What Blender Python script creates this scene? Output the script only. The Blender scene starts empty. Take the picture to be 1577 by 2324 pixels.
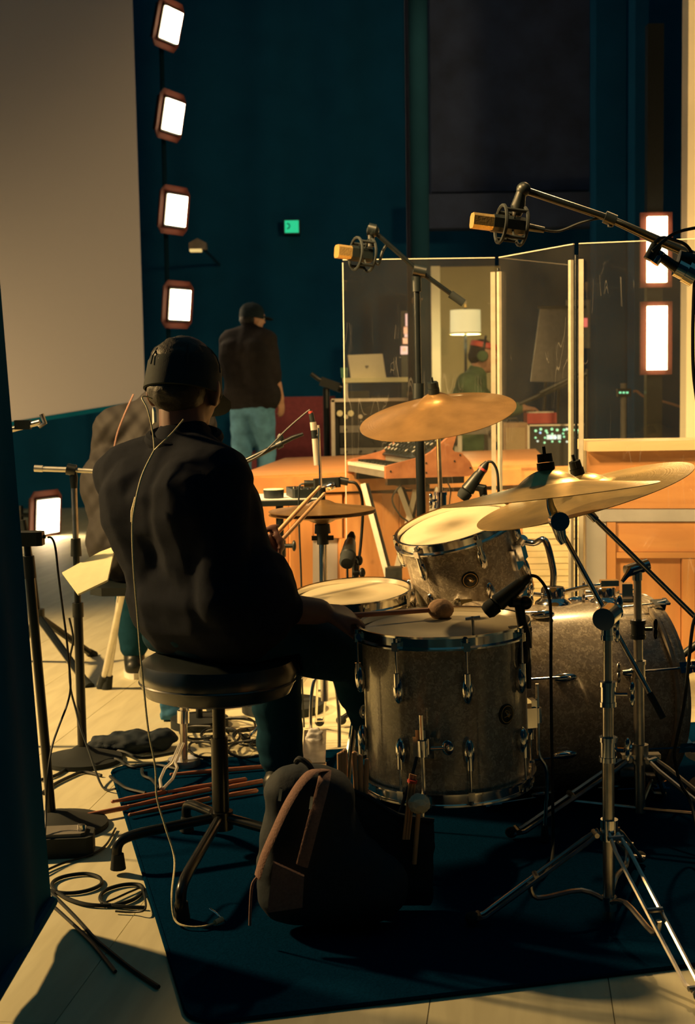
import bpy, bmesh, math, random
from mathutils import Vector, Matrix, noise as mnoise

# ------------------------------------------------------------------ camera, world, lights, exposure
S = bpy.context.scene
COL = S.collection
V = Vector
FPX = 2324 * 50 / 36
CAM = V((0, 0, 1.15))
PITCH, ROLL = math.radians(4.86), math.radians(-0.8)
RM = Matrix.Rotation(math.pi / 2 - PITCH, 3, 'X') @ Matrix.Rotation(ROLL, 3, 'Z')

cd = bpy.data.cameras.new('camera')
cd.sensor_fit = 'VERTICAL'
cd.sensor_height = 36
cd.sensor_width = 24
cd.lens = 50
cd.clip_start = 0.05
cd.clip_end = 100
cd.dof.use_dof = True
cd.dof.focus_distance = 3.45
cd.dof.aperture_fstop = 6.5
cam = bpy.data.objects.new('camera', cd)
cam.matrix_world = Matrix.Translation(CAM) @ RM.to_4x4()
COL.objects.link(cam)
S.camera = cam

w = bpy.data.worlds.new('dim_hall')
S.world = w
w.use_nodes = True
w.node_tree.nodes['Background'].inputs[0].default_value = (0.16, 0.74, 0.95, 1)
w.node_tree.nodes['Background'].inputs[1].default_value = 0.066

S.view_settings.view_transform = 'Standard'
S.view_settings.look = 'None'
S.view_settings.gamma = 1
S.view_settings.use_curve_mapping = False
S.view_settings.exposure = 0.0

WARM = (1.0, 0.62, 0.235)


def light(name, kind, loc, target, power, color=WARM, size=0.5, spot=60, blend=0.5):
    l = bpy.data.lights.new(name, kind)
    l.energy = power
    l.color = color
    if kind == 'AREA':
        l.size = size
    else:
        l.shadow_soft_size = size
    if kind == 'SPOT':
        l.spot_size = math.radians(spot)
        l.spot_blend = blend
    o = bpy.data.objects.new(name, l)
    o.location = loc
    o.rotation_euler = (V(target) - V(loc)).to_track_quat('-Z', 'Y').to_euler()
    COL.objects.link(o)
    return o


# the left lamp, read from its floor shadow, then unseen added spots
light('stage_lamp_left', 'SPOT', (-3.3, 4.7, 2.15), (-0.8, 4.8, 0.2), 820, size=0.12, spot=96, blend=0.4)
light('added_spot_above', 'SPOT', (0.2, 3.1, 4.3), (1.1, 6.1, 0.5), 850, size=0.15, spot=48, blend=0.5)  # unseen spot, added to light the riser and booth
light('added_spot_high_left', 'SPOT', (-2.0, 3.3, 3.5), (1.75, 6.0, 0.5), 1850, size=0.15, spot=57, blend=0.7)  # unseen, added to bring up the drum shells and right booth
light('added_spot_right', 'SPOT', (2.6, 3.6, 2.6), (1.9, 7.6, 1.9), 650, size=0.15, spot=60, blend=0.6)  # added off to the right, brightens the cream wall
light('added_spot_side', 'SPOT', (1.7, 6.7, 4.1), (0.75, 3.5, 0.9), 520, size=0.12, spot=16.5, blend=0.6)  # unseen backlight, added for the floor tom head and crash cymbals
light('added_spot_gap', 'SPOT', (1.2, 5.6, 3.0), (0.92, 6.85, 0.4), 480, size=0.1, spot=26, blend=0.6)  # added overhead to brighten the pale planks in the gap
light('added_spot_hall', 'SPOT', (0.6, 6.0, 4.6), (0.5, 10.3, 1.0), 390, size=0.15, spot=38, blend=0.8)  # added to lift the laptop and gear at the back
light('added_spot_low', 'SPOT', (-3.9, 9.3, 0.5), (-2.9, 11.2, 1.0), 170, size=0.2, spot=120, blend=0.9)  # added low at left to brighten the bottom of the screen


def P(px, py, Y):
    d = RM @ V(((px - 788.5) / FPX, -(py - 1162) / FPX, -1))
    return CAM + d * (Y / d.y)


def G(px, py, z=0.0):
    d = RM @ V(((px - 788.5) / FPX, -(py - 1162) / FPX, -1))
    return CAM + d * ((z - CAM.z) / d.z)


def disc_axis(pt, roll, ratio):
    v = (CAM - V(pt)).normalized()
    rt = RM.col[1].cross(v).normalized()
    up = v.cross(rt).normalized()
    a = math.radians(roll)
    return (ratio * v + math.sqrt(1 - ratio * ratio) * (-math.sin(a) * rt + math.cos(a) * up)).normalized()


# ------------------------------------------------------------------ materials
def nd(nt, t, **kw):
    n = nt.nodes.new(t)
    for k, v in kw.items():
        setattr(n, k, v)
    return n


def mat(name, c, rough=0.6, metal=0.0, coat=0.0, var=0.12, scale=30.0, bump=0.0, bscale=None, stretch=(1, 1, 1), rand=0.0,
        spec=0.5, c2=None, sheen=0.0):
    m = bpy.data.materials.new(name)
    m.use_nodes = True
    nt = m.node_tree
    b = nt.nodes['Principled BSDF']
    b.inputs['Roughness'].default_value = rough
    b.inputs['Metallic'].default_value = metal
    b.inputs['Coat Weight'].default_value = coat
    b.inputs['Coat Roughness'].default_value = 0.08
    b.inputs['Specular IOR Level'].default_value = spec
    tc = nd(nt, 'ShaderNodeTexCoord')
    mp = nd(nt, 'ShaderNodeMapping')
    mp.inputs['Scale'].default_value = stretch
    nt.links.new(tc.outputs['Object'], mp.inputs['Vector'])
    nz = nd(nt, 'ShaderNodeTexNoise')
    nz.inputs['Scale'].default_value = scale
    nz.inputs['Detail'].default_value = 4
    nt.links.new(mp.outputs[0], nz.inputs['Vector'])
    rp = nd(nt, 'ShaderNodeValToRGB')
    rp.color_ramp.elements[0].position = 0.3
    rp.color_ramp.elements[1].position = 0.7
    c2 = c2 or tuple(min(1, x * (1 + var)) for x in c)
    rp.color_ramp.elements[0].color = (*[x * (1 - var) for x in c], 1)
    rp.color_ramp.elements[1].color = (*c2, 1)
    nt.links.new(nz.outputs['Fac'], rp.inputs['Fac'])
    out = rp.outputs['Color']
    if rand:
        oi = nd(nt, 'ShaderNodeObjectInfo')
        mr = nd(nt, 'ShaderNodeMapRange')
        mr.inputs['To Min'].default_value = 1 - rand
        mr.inputs['To Max'].default_value = 1 + rand
        nt.links.new(oi.outputs['Random'], mr.inputs['Value'])
        mx = nd(nt, 'ShaderNodeVectorMath', operation='SCALE')
        nt.links.new(out, mx.inputs[0])
        nt.links.new(mr.outputs[0], mx.inputs['Scale'])
        out = mx.outputs[0]
    nt.links.new(out, b.inputs['Base Color'])
    if bump:
        nb = nz
        if bscale:
            nb = nd(nt, 'ShaderNodeTexNoise')
            nb.inputs['Scale'].default_value = bscale
            nt.links.new(mp.outputs[0], nb.inputs['Vector'])
        bp = nd(nt, 'ShaderNodeBump')
        bp.inputs['Strength'].default_value = bump
        bp.inputs['Distance'].default_value = 0.004
        nt.links.new(nb.outputs['Fac'], bp.inputs['Height'])
        nt.links.new(bp.outputs[0], b.inputs['Normal'])
    return m


def emit(name, c, strength, base=(0.8, 0.8, 0.8)):
    m = bpy.data.materials.new(name)
    m.use_nodes = True
    b = m.node_tree.nodes['Principled BSDF']
    b.inputs['Base Color'].default_value = (*base, 1)
    b.inputs['Emission Color'].default_value = (*c, 1)
    b.inputs['Emission Strength'].default_value = strength
    nt = m.node_tree
    nz = nd(nt, 'ShaderNodeTexNoise')
    nz.inputs['Scale'].default_value = 8
    mr = nd(nt, 'ShaderNodeMapRange')
    mr.inputs['To Min'].default_value = strength * 0.92
    mr.inputs['To Max'].default_value = strength * 1.08
    nt.links.new(nz.outputs['Fac'], mr.inputs['Value'])
    nt.links.new(mr.outputs[0], b.inputs['Emission Strength'])
    return m


def mat_pearl():
    m = mat('pearl_wrap', (0.5, 0.46, 0.4), rough=0.28, coat=0.8)
    nt = m.node_tree
    b = nt.nodes['Principled BSDF']
    tc = nd(nt, 'ShaderNodeTexCoord')
    nz = nd(nt, 'ShaderNodeTexNoise')
    nz.inputs['Scale'].default_value = 60
    nt.links.new(tc.outputs['Object'], nz.inputs['Vector'])
    ad = nd(nt, 'ShaderNodeVectorMath', operation='MULTIPLY_ADD')
    ad.inputs[1].default_value = (0.05, 0.05, 0.05)
    nt.links.new(nz.outputs['Color'], ad.inputs[0])
    nt.links.new(tc.outputs['Object'], ad.inputs[2])
    vo = nd(nt, 'ShaderNodeTexVoronoi')
    vo.inputs['Scale'].default_value = 130
    nt.links.new(ad.outputs[0], vo.inputs['Vector'])
    sp = nd(nt, 'ShaderNodeSeparateColor')
    nt.links.new(vo.outputs['Color'], sp.inputs[0])
    rp = nd(nt, 'ShaderNodeValToRGB')
    rp.color_ramp.elements[0].color = (0.25, 0.21, 0.155, 1)
    rp.color_ramp.elements[1].color = (0.56, 0.49, 0.38, 1)
    e = rp.color_ramp.elements.new(0.6)
    e.color = (0.34, 0.29, 0.22, 1)
    nt.links.new(sp.outputs[0], rp.inputs['Fac'])
    nt.links.new(rp.outputs[0], b.inputs['Base Color'])
    return m


def mat_head():
    m = mat('coated_drum_head', (0.5, 0.44, 0.3), rough=0.5, var=0.07, scale=12, bump=0.05, bscale=500)
    nt = m.node_tree
    b = nt.nodes['Principled BSDF']
    src = b.inputs['Base Color'].links[0].from_socket
    tc = nd(nt, 'ShaderNodeTexCoord')
    sb_ = nd(nt, 'ShaderNodeVectorMath', operation='SUBTRACT')
    sb_.inputs[1].default_value = (0.49, 0.53, 0.5)
    nt.links.new(tc.outputs['Generated'], sb_.inputs[0])
    ml_ = nd(nt, 'ShaderNodeVectorMath', operation='MULTIPLY')
    ml_.inputs[1].default_value = (1, 1, 0.3)
    nt.links.new(sb_.outputs[0], ml_.inputs[0])
    ln = nd(nt, 'ShaderNodeVectorMath', operation='LENGTH')
    nt.links.new(ml_.outputs[0], ln.inputs[0])
    nz = nd(nt, 'ShaderNodeTexNoise')
    nz.inputs['Scale'].default_value = 7
    nt.links.new(tc.outputs['Generated'], nz.inputs['Vector'])
    ad = nd(nt, 'ShaderNodeMath', operation='MULTIPLY_ADD')
    ad.inputs[1].default_value = 0.07
    nt.links.new(nz.outputs['Fac'], ad.inputs[0])
    nt.links.new(ln.outputs['Value'], ad.inputs[2])
    rp = nd(nt, 'ShaderNodeValToRGB')
    rp.color_ramp.elements[0].position = 0.08
    rp.color_ramp.elements[1].position = 0.31
    rp.color_ramp.elements[0].color = (0.36, 0.34, 0.3, 1)
    rp.color_ramp.elements[1].color = (1, 1, 1, 1)
    nt.links.new(ad.outputs[0], rp.inputs['Fac'])
    mx = nd(nt, 'ShaderNodeMix', data_type='RGBA', blend_type='MULTIPLY')
    mx.inputs['Factor'].default_value = 1
    nt.links.new(src, mx.inputs['A'])
    nt.links.new(rp.outputs[0], mx.inputs['B'])
    nt.links.new(mx.outputs['Result'], b.inputs['Base Color'])
    return m


def mat_pine(name, a, c, knots=True, axis='Z', rand=0.06, rough=0.5):
    m = bpy.data.materials.new(name)
    m.use_nodes = True
    nt = m.node_tree
    b = nt.nodes['Principled BSDF']
    b.inputs['Roughness'].default_value = rough
    tc = nd(nt, 'ShaderNodeTexCoord')
    mp = nd(nt, 'ShaderNodeMapping')
    mp.inputs['Scale'].default_value = (1, 1, 0.12) if axis == 'Z' else ((0.12, 1, 1) if axis == 'X' else (1, 0.12, 1))
    nt.links.new(tc.outputs['Object'], mp.inputs['Vector'])
    nz = nd(nt, 'ShaderNodeTexNoise')
    nz.inputs['Scale'].default_value = 22
    nz.inputs['Detail'].default_value = 6
    nz.inputs['Distortion'].default_value = 0.6
    nt.links.new(mp.outputs[0], nz.inputs['Vector'])
    rp = nd(nt, 'ShaderNodeValToRGB')
    rp.color_ramp.elements[0].position = 0.35
    rp.color_ramp.elements[1].position = 0.68
    rp.color_ramp.elements[0].color = (*a, 1)
    rp.color_ramp.elements[1].color = (*c, 1)
    nt.links.new(nz.outputs['Fac'], rp.inputs['Fac'])
    out = rp.outputs[0]
    if knots:
        vo = nd(nt, 'ShaderNodeTexVoronoi')
        vo.inputs['Scale'].default_value = 4.2
        nt.links.new(tc.outputs['Object'], vo.inputs['Vector'])
        kr = nd(nt, 'ShaderNodeValToRGB')
        kr.color_ramp.elements[0].position = 0.03
        kr.color_ramp.elements[1].position = 0.09
        kr.color_ramp.elements[0].color = (0.3, 0.25, 0.22, 1)
        kr.color_ramp.elements[1].color = (1, 1, 1, 1)
        nt.links.new(vo.outputs['Distance'], kr.inputs['Fac'])
        mx = nd(nt, 'ShaderNodeMix', data_type='RGBA', blend_type='MULTIPLY')
        mx.inputs['Factor'].default_value = 0.8
        nt.links.new(out, mx.inputs['A'])
        nt.links.new(kr.outputs[0], mx.inputs['B'])
        out = mx.outputs['Result']
    oi = nd(nt, 'ShaderNodeObjectInfo')
    mr = nd(nt, 'ShaderNodeMapRange')
    mr.inputs['To Min'].default_value = 1 - rand
    mr.inputs['To Max'].default_value = 1 + rand
    nt.links.new(oi.outputs['Random'], mr.inputs['Value'])
    sc = nd(nt, 'ShaderNodeVectorMath', operation='SCALE')
    nt.links.new(out, sc.inputs[0])
    nt.links.new(mr.outputs[0], sc.inputs['Scale'])
    nt.links.new(sc.outputs[0], b.inputs['Base Color'])
    bp = nd(nt, 'ShaderNodeBump')
    bp.inputs['Strength'].default_value = 0.12
    bp.inputs['Distance'].default_value = 0.002
    nt.links.new(nz.outputs['Fac'], bp.inputs['Height'])
    nt.links.new(bp.outputs[0], b.inputs['Normal'])
    return m


def mat_acrylic():
    m = bpy.data.materials.new('scratched_acrylic')
    m.use_nodes = True
    nt = m.node_tree
    nt.nodes.remove(nt.nodes['Principled BSDF'])
    out = nt.nodes['Material Output']
    tr = nd(nt, 'ShaderNodeBsdfTransparent')
    tr.inputs[0].default_value = (0.94, 0.95, 0.94, 1)
    gl = nd(nt, 'ShaderNodeBsdfGlossy')
    gl.inputs['Roughness'].default_value = 0.02
    lw = nd(nt, 'ShaderNodeLayerWeight')
    lw.inputs['Blend'].default_value = 0.5
    pw = nd(nt, 'ShaderNodeMath', operation='POWER')
    pw.inputs[1].default_value = 4
    nt.links.new(lw.outputs['Facing'], pw.inputs[0])
    fr = nd(nt, 'ShaderNodeMapRange')
    fr.inputs['To Min'].default_value = 0.035
    fr.inputs['To Max'].default_value = 0.6
    nt.links.new(pw.outputs[0], fr.inputs['Value'])
    m1 = nd(nt, 'ShaderNodeMixShader')
    nt.links.new(fr.outputs[0], m1.inputs[0])
    nt.links.new(tr.outputs[0], m1.inputs[1])
    nt.links.new(gl.outputs[0], m1.inputs[2])
    df = nd(nt, 'ShaderNodeBsdfDiffuse')
    df.inputs[0].default_value = (0.8, 0.78, 0.72, 1)
    tl = nd(nt, 'ShaderNodeBsdfTranslucent')
    tl.inputs[0].default_value = (0.8, 0.78, 0.72, 1)
    ms = nd(nt, 'ShaderNodeMixShader')
    nt.links.new(df.outputs[0], ms.inputs[1])
    nt.links.new(tl.outputs[0], ms.inputs[2])
    # fine scratches: thin bands where a stretched, distorted noise crosses its middle value
    tc = nd(nt, 'ShaderNodeTexCoord')
    tot = None
    for k, (rot, s, wd) in enumerate([(0.5, 4, 0.0012), (-0.45, 5, 0.001), (0.9, 3, 0.001)]):
        mp = nd(nt, 'ShaderNodeMapping')
        mp.inputs['Rotation'].default_value = (0, rot, 0)
        mp.inputs['Scale'].default_value = (s, s, s * 0.12)
        mp.inputs['Location'].default_value = (k * 3.1, 0, k)
        nt.links.new(tc.outputs['Object'], mp.inputs['Vector'])
        nz = nd(nt, 'ShaderNodeTexNoise')
        nz.inputs['Scale'].default_value = 1.6
        nz.inputs['Detail'].default_value = 2
        nt.links.new(mp.outputs[0], nz.inputs['Vector'])
        cp = nd(nt, 'ShaderNodeMath', operation='COMPARE')
        cp.inputs[1].default_value = 0.52
        cp.inputs[2].default_value = wd
        nt.links.new(nz.outputs['Fac'], cp.inputs[0])
        if tot is None:
            tot = cp.outputs[0]
        else:
            a = nd(nt, 'ShaderNodeMath', operation='MAXIMUM')
            nt.links.new(tot, a.inputs[0])
            nt.links.new(cp.outputs[0], a.inputs[1])
            tot = a.outputs[0]
    nk = nd(nt, 'ShaderNodeTexNoise')
    nk.inputs['Scale'].default_value = 4.5
    nt.links.new(tc.outputs['Object'], nk.inputs['Vector'])
    gk = nd(nt, 'ShaderNodeMath', operation='GREATER_THAN')
    gk.inputs[1].default_value = 0.57
    nt.links.new(nk.outputs['Fac'], gk.inputs[0])
    mk_ = nd(nt, 'ShaderNodeMath', operation='MULTIPLY')
    nt.links.new(tot, mk_.inputs[0])
    nt.links.new(gk.outputs[0], mk_.inputs[1])
    tot = mk_.outputs[0]
    n2 = nd(nt, 'ShaderNodeTexNoise')
    n2.inputs['Scale'].default_value = 3.0
    n2.inputs['Detail'].default_value = 5
    nt.links.new(tc.outputs['Object'], n2.inputs['Vector'])
    mr = nd(nt, 'ShaderNodeMapRange')
    mr.inputs['From Min'].default_value = 0.3
    mr.inputs['From Max'].default_value = 0.75
    mr.inputs['To Min'].default_value = 0.008
    mr.inputs['To Max'].default_value = 0.022
    nt.links.new(n2.outputs['Fac'], mr.inputs['Value'])
    sm = nd(nt, 'ShaderNodeMath', operation='MULTIPLY_ADD')
    sm.inputs[1].default_value = 0.10
    nt.links.new(tot, sm.inputs[0])
    nt.links.new(mr.outputs[0], sm.inputs[2])
    m2 = nd(nt, 'ShaderNodeMixShader')
    nt.links.new(sm.outputs[0], m2.inputs[0])
    nt.links.new(m1.outputs[0], m2.inputs[1])
    nt.links.new(ms.outputs[0], m2.inputs[2])
    nt.links.new(m2.outputs[0], out.inputs['Surface'])
    return m


def mat_cymbal(name, c, rough=0.34):
    m = mat(name, c, rough=rough, metal=0.7, var=0.18, scale=14)
    nt = m.node_tree
    b = nt.nodes['Principled BSDF']
    tc = nd(nt, 'ShaderNodeTexCoord')
    ln = nd(nt, 'ShaderNodeVectorMath', operation='LENGTH')
    nt.links.new(tc.outputs['Object'], ln.inputs[0])
    cb = nd(nt, 'ShaderNodeCombineXYZ')
    nt.links.new(ln.outputs['Value'], cb.inputs[0])
    nz = nd(nt, 'ShaderNodeTexNoise')
    nz.inputs['Scale'].default_value = 260
    nz.inputs['Detail'].default_value = 3
    nt.links.new(cb.outputs[0], nz.inputs['Vector'])
    bp = nd(nt, 'ShaderNodeBump')
    bp.inputs['Strength'].default_value = 0.35
    bp.inputs['Distance'].default_value = 0.001
    nt.links.new(nz.outputs['Fac'], bp.inputs['Height'])
    n2 = nd(nt, 'ShaderNodeTexVoronoi')
    n2.inputs['Scale'].default_value = 60
    nt.links.new(tc.outputs['Object'], n2.inputs['Vector'])
    b2 = nd(nt, 'ShaderNodeBump')
    b2.inputs['Strength'].default_value = 0.2
    b2.inputs['Distance'].default_value = 0.001
    nt.links.new(n2.outputs['Distance'], b2.inputs['Height'])
    nt.links.new(bp.outputs[0], b2.inputs['Normal'])
    nt.links.new(b2.outputs[0], b.inputs['Normal'])
    b.inputs['Anisotropic'].default_value = 0.4
    return m


def mat_quilt():
    m = mat('quilted_nylon', (0.007, 0.006, 0.008), rough=0.8)
    nt = m.node_tree
    b = nt.nodes['Principled BSDF']
    tc = nd(nt, 'ShaderNodeTexCoord')
    prev = None
    for rot in (0.7, -0.7):
        mp = nd(nt, 'ShaderNodeMapping')
        mp.inputs['Rotation'].default_value = (0, rot, 0)
        nt.links.new(tc.outputs['Object'], mp.inputs['Vector'])
        wv = nd(nt, 'ShaderNodeTexWave', wave_profile='SIN')
        wv.inputs['Scale'].default_value = 6
        nt.links.new(mp.outputs[0], wv.inputs['Vector'])
        bp = nd(nt, 'ShaderNodeBump')
        bp.inputs['Strength'].default_value = 0.35
        bp.inputs['Distance'].default_value = 0.01
        nt.links.new(wv.outputs['Fac'], bp.inputs['Height'])
        if prev:
            nt.links.new(prev, bp.inputs['Normal'])
        prev = bp.outputs[0]
    nt.links.new(prev, b.inputs['Normal'])
    return m


M = {}
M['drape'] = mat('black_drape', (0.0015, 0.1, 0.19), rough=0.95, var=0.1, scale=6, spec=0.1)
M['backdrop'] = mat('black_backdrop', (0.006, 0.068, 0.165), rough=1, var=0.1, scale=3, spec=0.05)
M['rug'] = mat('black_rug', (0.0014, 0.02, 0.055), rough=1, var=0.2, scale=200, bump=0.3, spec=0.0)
M['cloth'] = mat('black_jersey', (0.011, 0.015, 0.026), rough=0.95, var=0.12, scale=60, bump=0.25, bscale=900, spec=0.1)
M['pants'] = mat('black_trouser_cloth', (0.006, 0.038, 0.065), rough=0.95, var=0.1, scale=60, bump=0.2, bscale=700, spec=0.1)
M['tee'] = mat('dark_tee', (0.022, 0.02, 0.021), rough=0.95, var=0.15, scale=20, bump=0.2, bscale=500, spec=0.1)
M['cap'] = mat('black_cap_cloth', (0.012, 0.022, 0.028), rough=0.8, var=0.15, scale=50, bump=0.2, bscale=600, spec=0.2)
M['quilt'] = mat_quilt()
M['jeans'] = mat('blue_jeans', (0.13, 0.32, 0.5), rough=0.9, var=0.3, scale=9, bump=0.2, bscale=600, spec=0.1)
M['bluecloth'] = mat('blue_cloth', (0.05, 0.16, 0.3), rough=0.9, var=0.2, scale=20, spec=0.1)
M['green_shirt'] = mat('olive_shirt', (0.1, 0.17, 0.09), rough=0.9, var=0.2, scale=10, spec=0.1)
M['skin'] = mat('skin', (0.5, 0.27, 0.17), rough=0.5, var=0.08, scale=30, bump=0.05)
M['skin_shaded'] = mat('skin_in_shade', (0.16, 0.075, 0.06), rough=0.5, var=0.08, scale=30, bump=0.05)  # drummer's skin, its colour darkened for the shadow he sits in
M['hair'] = mat('dark_hair', (0.004, 0.004, 0.005), rough=0.6, var=0.3, scale=120, bump=0.4)
M['eye'] = mat('eye_white', (0.7, 0.68, 0.62), rough=0.2)
M['white_cotton'] = mat('white_cotton', (0.75, 0.74, 0.68), rough=0.9, var=0.08, scale=60)
M['black'] = mat('black_plastic', (0.006, 0.011, 0.013), rough=0.42, var=0.1)
M['blackmetal'] = mat('black_metal', (0.007, 0.010, 0.012), rough=0.28, var=0.15, spec=0.45)
M['rubber'] = mat('black_rubber', (0.007, 0.013, 0.016), rough=0.85, var=0.15)
M['cable'] = mat('black_cable', (0.006, 0.012, 0.015), rough=0.5, var=0.15, spec=0.4)
M['chrome'] = mat('chrome', (0.82, 0.8, 0.76), rough=0.12, metal=1, var=0.05, scale=20)
M['brushed'] = mat('worn_chrome', (0.6, 0.56, 0.5), rough=0.28, metal=1, var=0.15, scale=40)
M['alu'] = mat('aluminium', (0.75, 0.72, 0.64), rough=0.4, metal=0.6, var=0.08, scale=30)
M['gold'] = mat('gold_grille', (0.75, 0.5, 0.18), rough=0.35, metal=0.8, var=0.1, scale=200, bump=0.3)
M['pearl'] = mat_pearl()
M['head'] = mat_head()
M['bronze'] = mat_cymbal('bronze_cymbal', (0.34, 0.2, 0.08), rough=0.3)
M['bronze_bright'] = mat_cymbal('bright_bronze_cymbal', (0.78, 0.55, 0.22), rough=0.3)
M['hickory'] = mat_pine('hickory_stick', (0.55, 0.3, 0.15), (0.7, 0.42, 0.22), knots=False, rough=0.45)
M['redstick'] = mat_pine('red_brown_stick', (0.36, 0.13, 0.07), (0.5, 0.2, 0.11), knots=False, rough=0.45)
M['felt'] = mat('cream_felt', (0.75, 0.68, 0.5), rough=1, var=0.12, scale=60, bump=0.5, spec=0.1)
M['darkfelt'] = mat('brown_felt', (0.36, 0.24, 0.16), rough=1, var=0.2, scale=60, bump=0.5, spec=0.1)
M['vinyl'] = mat('black_vinyl', (0.012, 0.018, 0.02), rough=0.3, var=0.1, spec=1.0, coat=0.6)
M['vinyl'].node_tree.nodes['Principled BSDF'].inputs['Coat Roughness'].default_value = 0.24
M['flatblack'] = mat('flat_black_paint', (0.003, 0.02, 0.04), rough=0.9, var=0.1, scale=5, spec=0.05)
M['floor'] = mat_pine('pale_stage_board', (0.64, 0.6, 0.4), (0.76, 0.72, 0.49), knots=False, axis='Y', rand=0.03, rough=0.6)
M['gap'] = mat('dark_joint', (0.34, 0.28, 0.18), rough=1)
M['pine'] = mat_pine('pine_panel', (0.6, 0.27, 0.1), (0.72, 0.345, 0.135))
M['pine_x'] = mat_pine('pine_board', (0.64, 0.29, 0.11), (0.76, 0.37, 0.14), axis='X')
M['pine_pale'] = mat_pine('pale_pine', (0.8, 0.68, 0.42), (0.88, 0.77, 0.52), axis='X', knots=False)
M['ledge'] = mat_pine('ledge_board', (0.78, 0.62, 0.36), (0.86, 0.7, 0.42), axis='X', knots=False)
M['greypaint'] = mat('grey_lilac_paint', (0.46, 0.45, 0.48), rough=0.7, var=0.06, scale=8)
M['synthwood'] = mat_pine('red_brown_wood', (0.36, 0.13, 0.06), (0.48, 0.19, 0.09), axis='Y', knots=False)
M['screen'] = mat('screen_cloth', (0.46, 0.46, 0.52), rough=0.95, var=0.04, scale=260, bump=0.1, spec=0.05)
M['palecurtain'] = mat('cream_wall_paint', (0.78, 0.72, 0.55), rough=0.9, var=0.05, scale=5)
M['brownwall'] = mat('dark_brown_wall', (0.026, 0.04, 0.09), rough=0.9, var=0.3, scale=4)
M['lamp'] = emit('lamp_white_hot', (1.0, 0.74, 0.42), 26)
M['lamp_right'] = emit('lamp_white_hot_bar', (1.0, 0.7, 0.36), 14)
M['lamphalo'] = mat('lamp_halo_red', (0.075, 0.012, 0.004), rough=0.8)  # dark red standing in for the soft glow around the lamps
M['shade'] = emit('glowing_lampshade', (0.8, 0.66, 0.28), 0.75)
M['exit'] = emit('green_sign_light', (0.01, 0.55, 0.25), 1.0, base=(0.02, 0.3, 0.15))
M['led_green'] = emit('green_led', (0.1, 0.9, 0.45), 1.2)
M['led_blue'] = emit('blue_led', (0.2, 0.6, 1.0), 1.5)
M['led_white'] = emit('white_display', (0.6, 0.95, 0.9), 0.9)
M['led_red'] = emit('red_led', (1.0, 0.06, 0.08), 0.8)
M['neon_red'] = emit('red_sign_light', (0.9, 0.03, 0.05), 0.55)
M['neon_pink'] = emit('pink_sign_light', (0.85, 0.3, 0.5), 0.6)
M['redpaint'] = mat('red_paint', (0.55, 0.06, 0.05), rough=0.45)
M['darkred'] = mat('dark_red_cloth', (0.16, 0.03, 0.04), rough=0.9)
M['paper'] = mat('white_paper', (0.62, 0.62, 0.62), rough=0.8, var=0.05)
M['cream'] = mat('cream_card', (0.82, 0.78, 0.5), rough=0.7, var=0.04)
M['laptop'] = mat('silver_laptop', (0.85, 0.8, 0.66), rough=0.5, metal=0.0, var=0.03)
M['panel'] = mat('grey_panel', (0.2, 0.19, 0.17), rough=0.5, var=0.1)
M['keys_white'] = mat('ivory_keys', (0.8, 0.78, 0.68), rough=0.35)
M['cord'] = mat('pale_twisted_cord', (0.7, 0.62, 0.36), rough=0.5, var=0.25, scale=300)
M['strap'] = mat('brown_grey_webbing', (0.26, 0.15, 0.125), rough=0.9, var=0.15, scale=200, bump=0.3)
M['bag'] = mat('black_nylon', (0.0025, 0.014, 0.028), rough=0.8, var=0.15, scale=80, bump=0.2)
M['acrylic'] = mat_acrylic()
M['acryledge'] = mat('edge_glow_tint', (0.62, 0.6, 0.5), rough=0.4, var=0.1)  # paler colour stands in for the glow of the panel edges
M['post'] = mat('clear_hinge_strip', (0.44, 0.41, 0.33), rough=0.3, metal=0.2, var=0.1)


# ------------------------------------------------------------------ mesh building
def frame(z, hint=(0, 0, 1)):
    z = V(z).normalized()
    h = V(hint)
    if abs(z.dot(h.normalized())) > 0.98:
        h = V((1, 0, 0)) if abs(z.x) < 0.9 else V((0, 1, 0))
    x = h.cross(z).normalized()
    y = z.cross(x)
    return Matrix((x, y, z)).transposed()


def spline(pts, k=6, closed=False):
    pts = [V(p) for p in pts]
    n = len(pts)
    out = []
    for i in range(n if closed else n - 1):
        g = (lambda j: pts[j % n]) if closed else (lambda j: pts[max(0, min(n - 1, j))])
        p0, p1, p2, p3 = g(i - 1), g(i), g(i + 1), g(i + 2)
        for j in range(k):
            t = j / k
            out.append(0.5 * ((2 * p1) + (p2 - p0) * t + (2 * p0 - 5 * p1 + 4 * p2 - p3) * t * t + (3 * p1 - p0 - 3 * p2 + p3) * t ** 3))
    if not closed:
        out.append(pts[-1].copy())
    return out


ORG = {}


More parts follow.
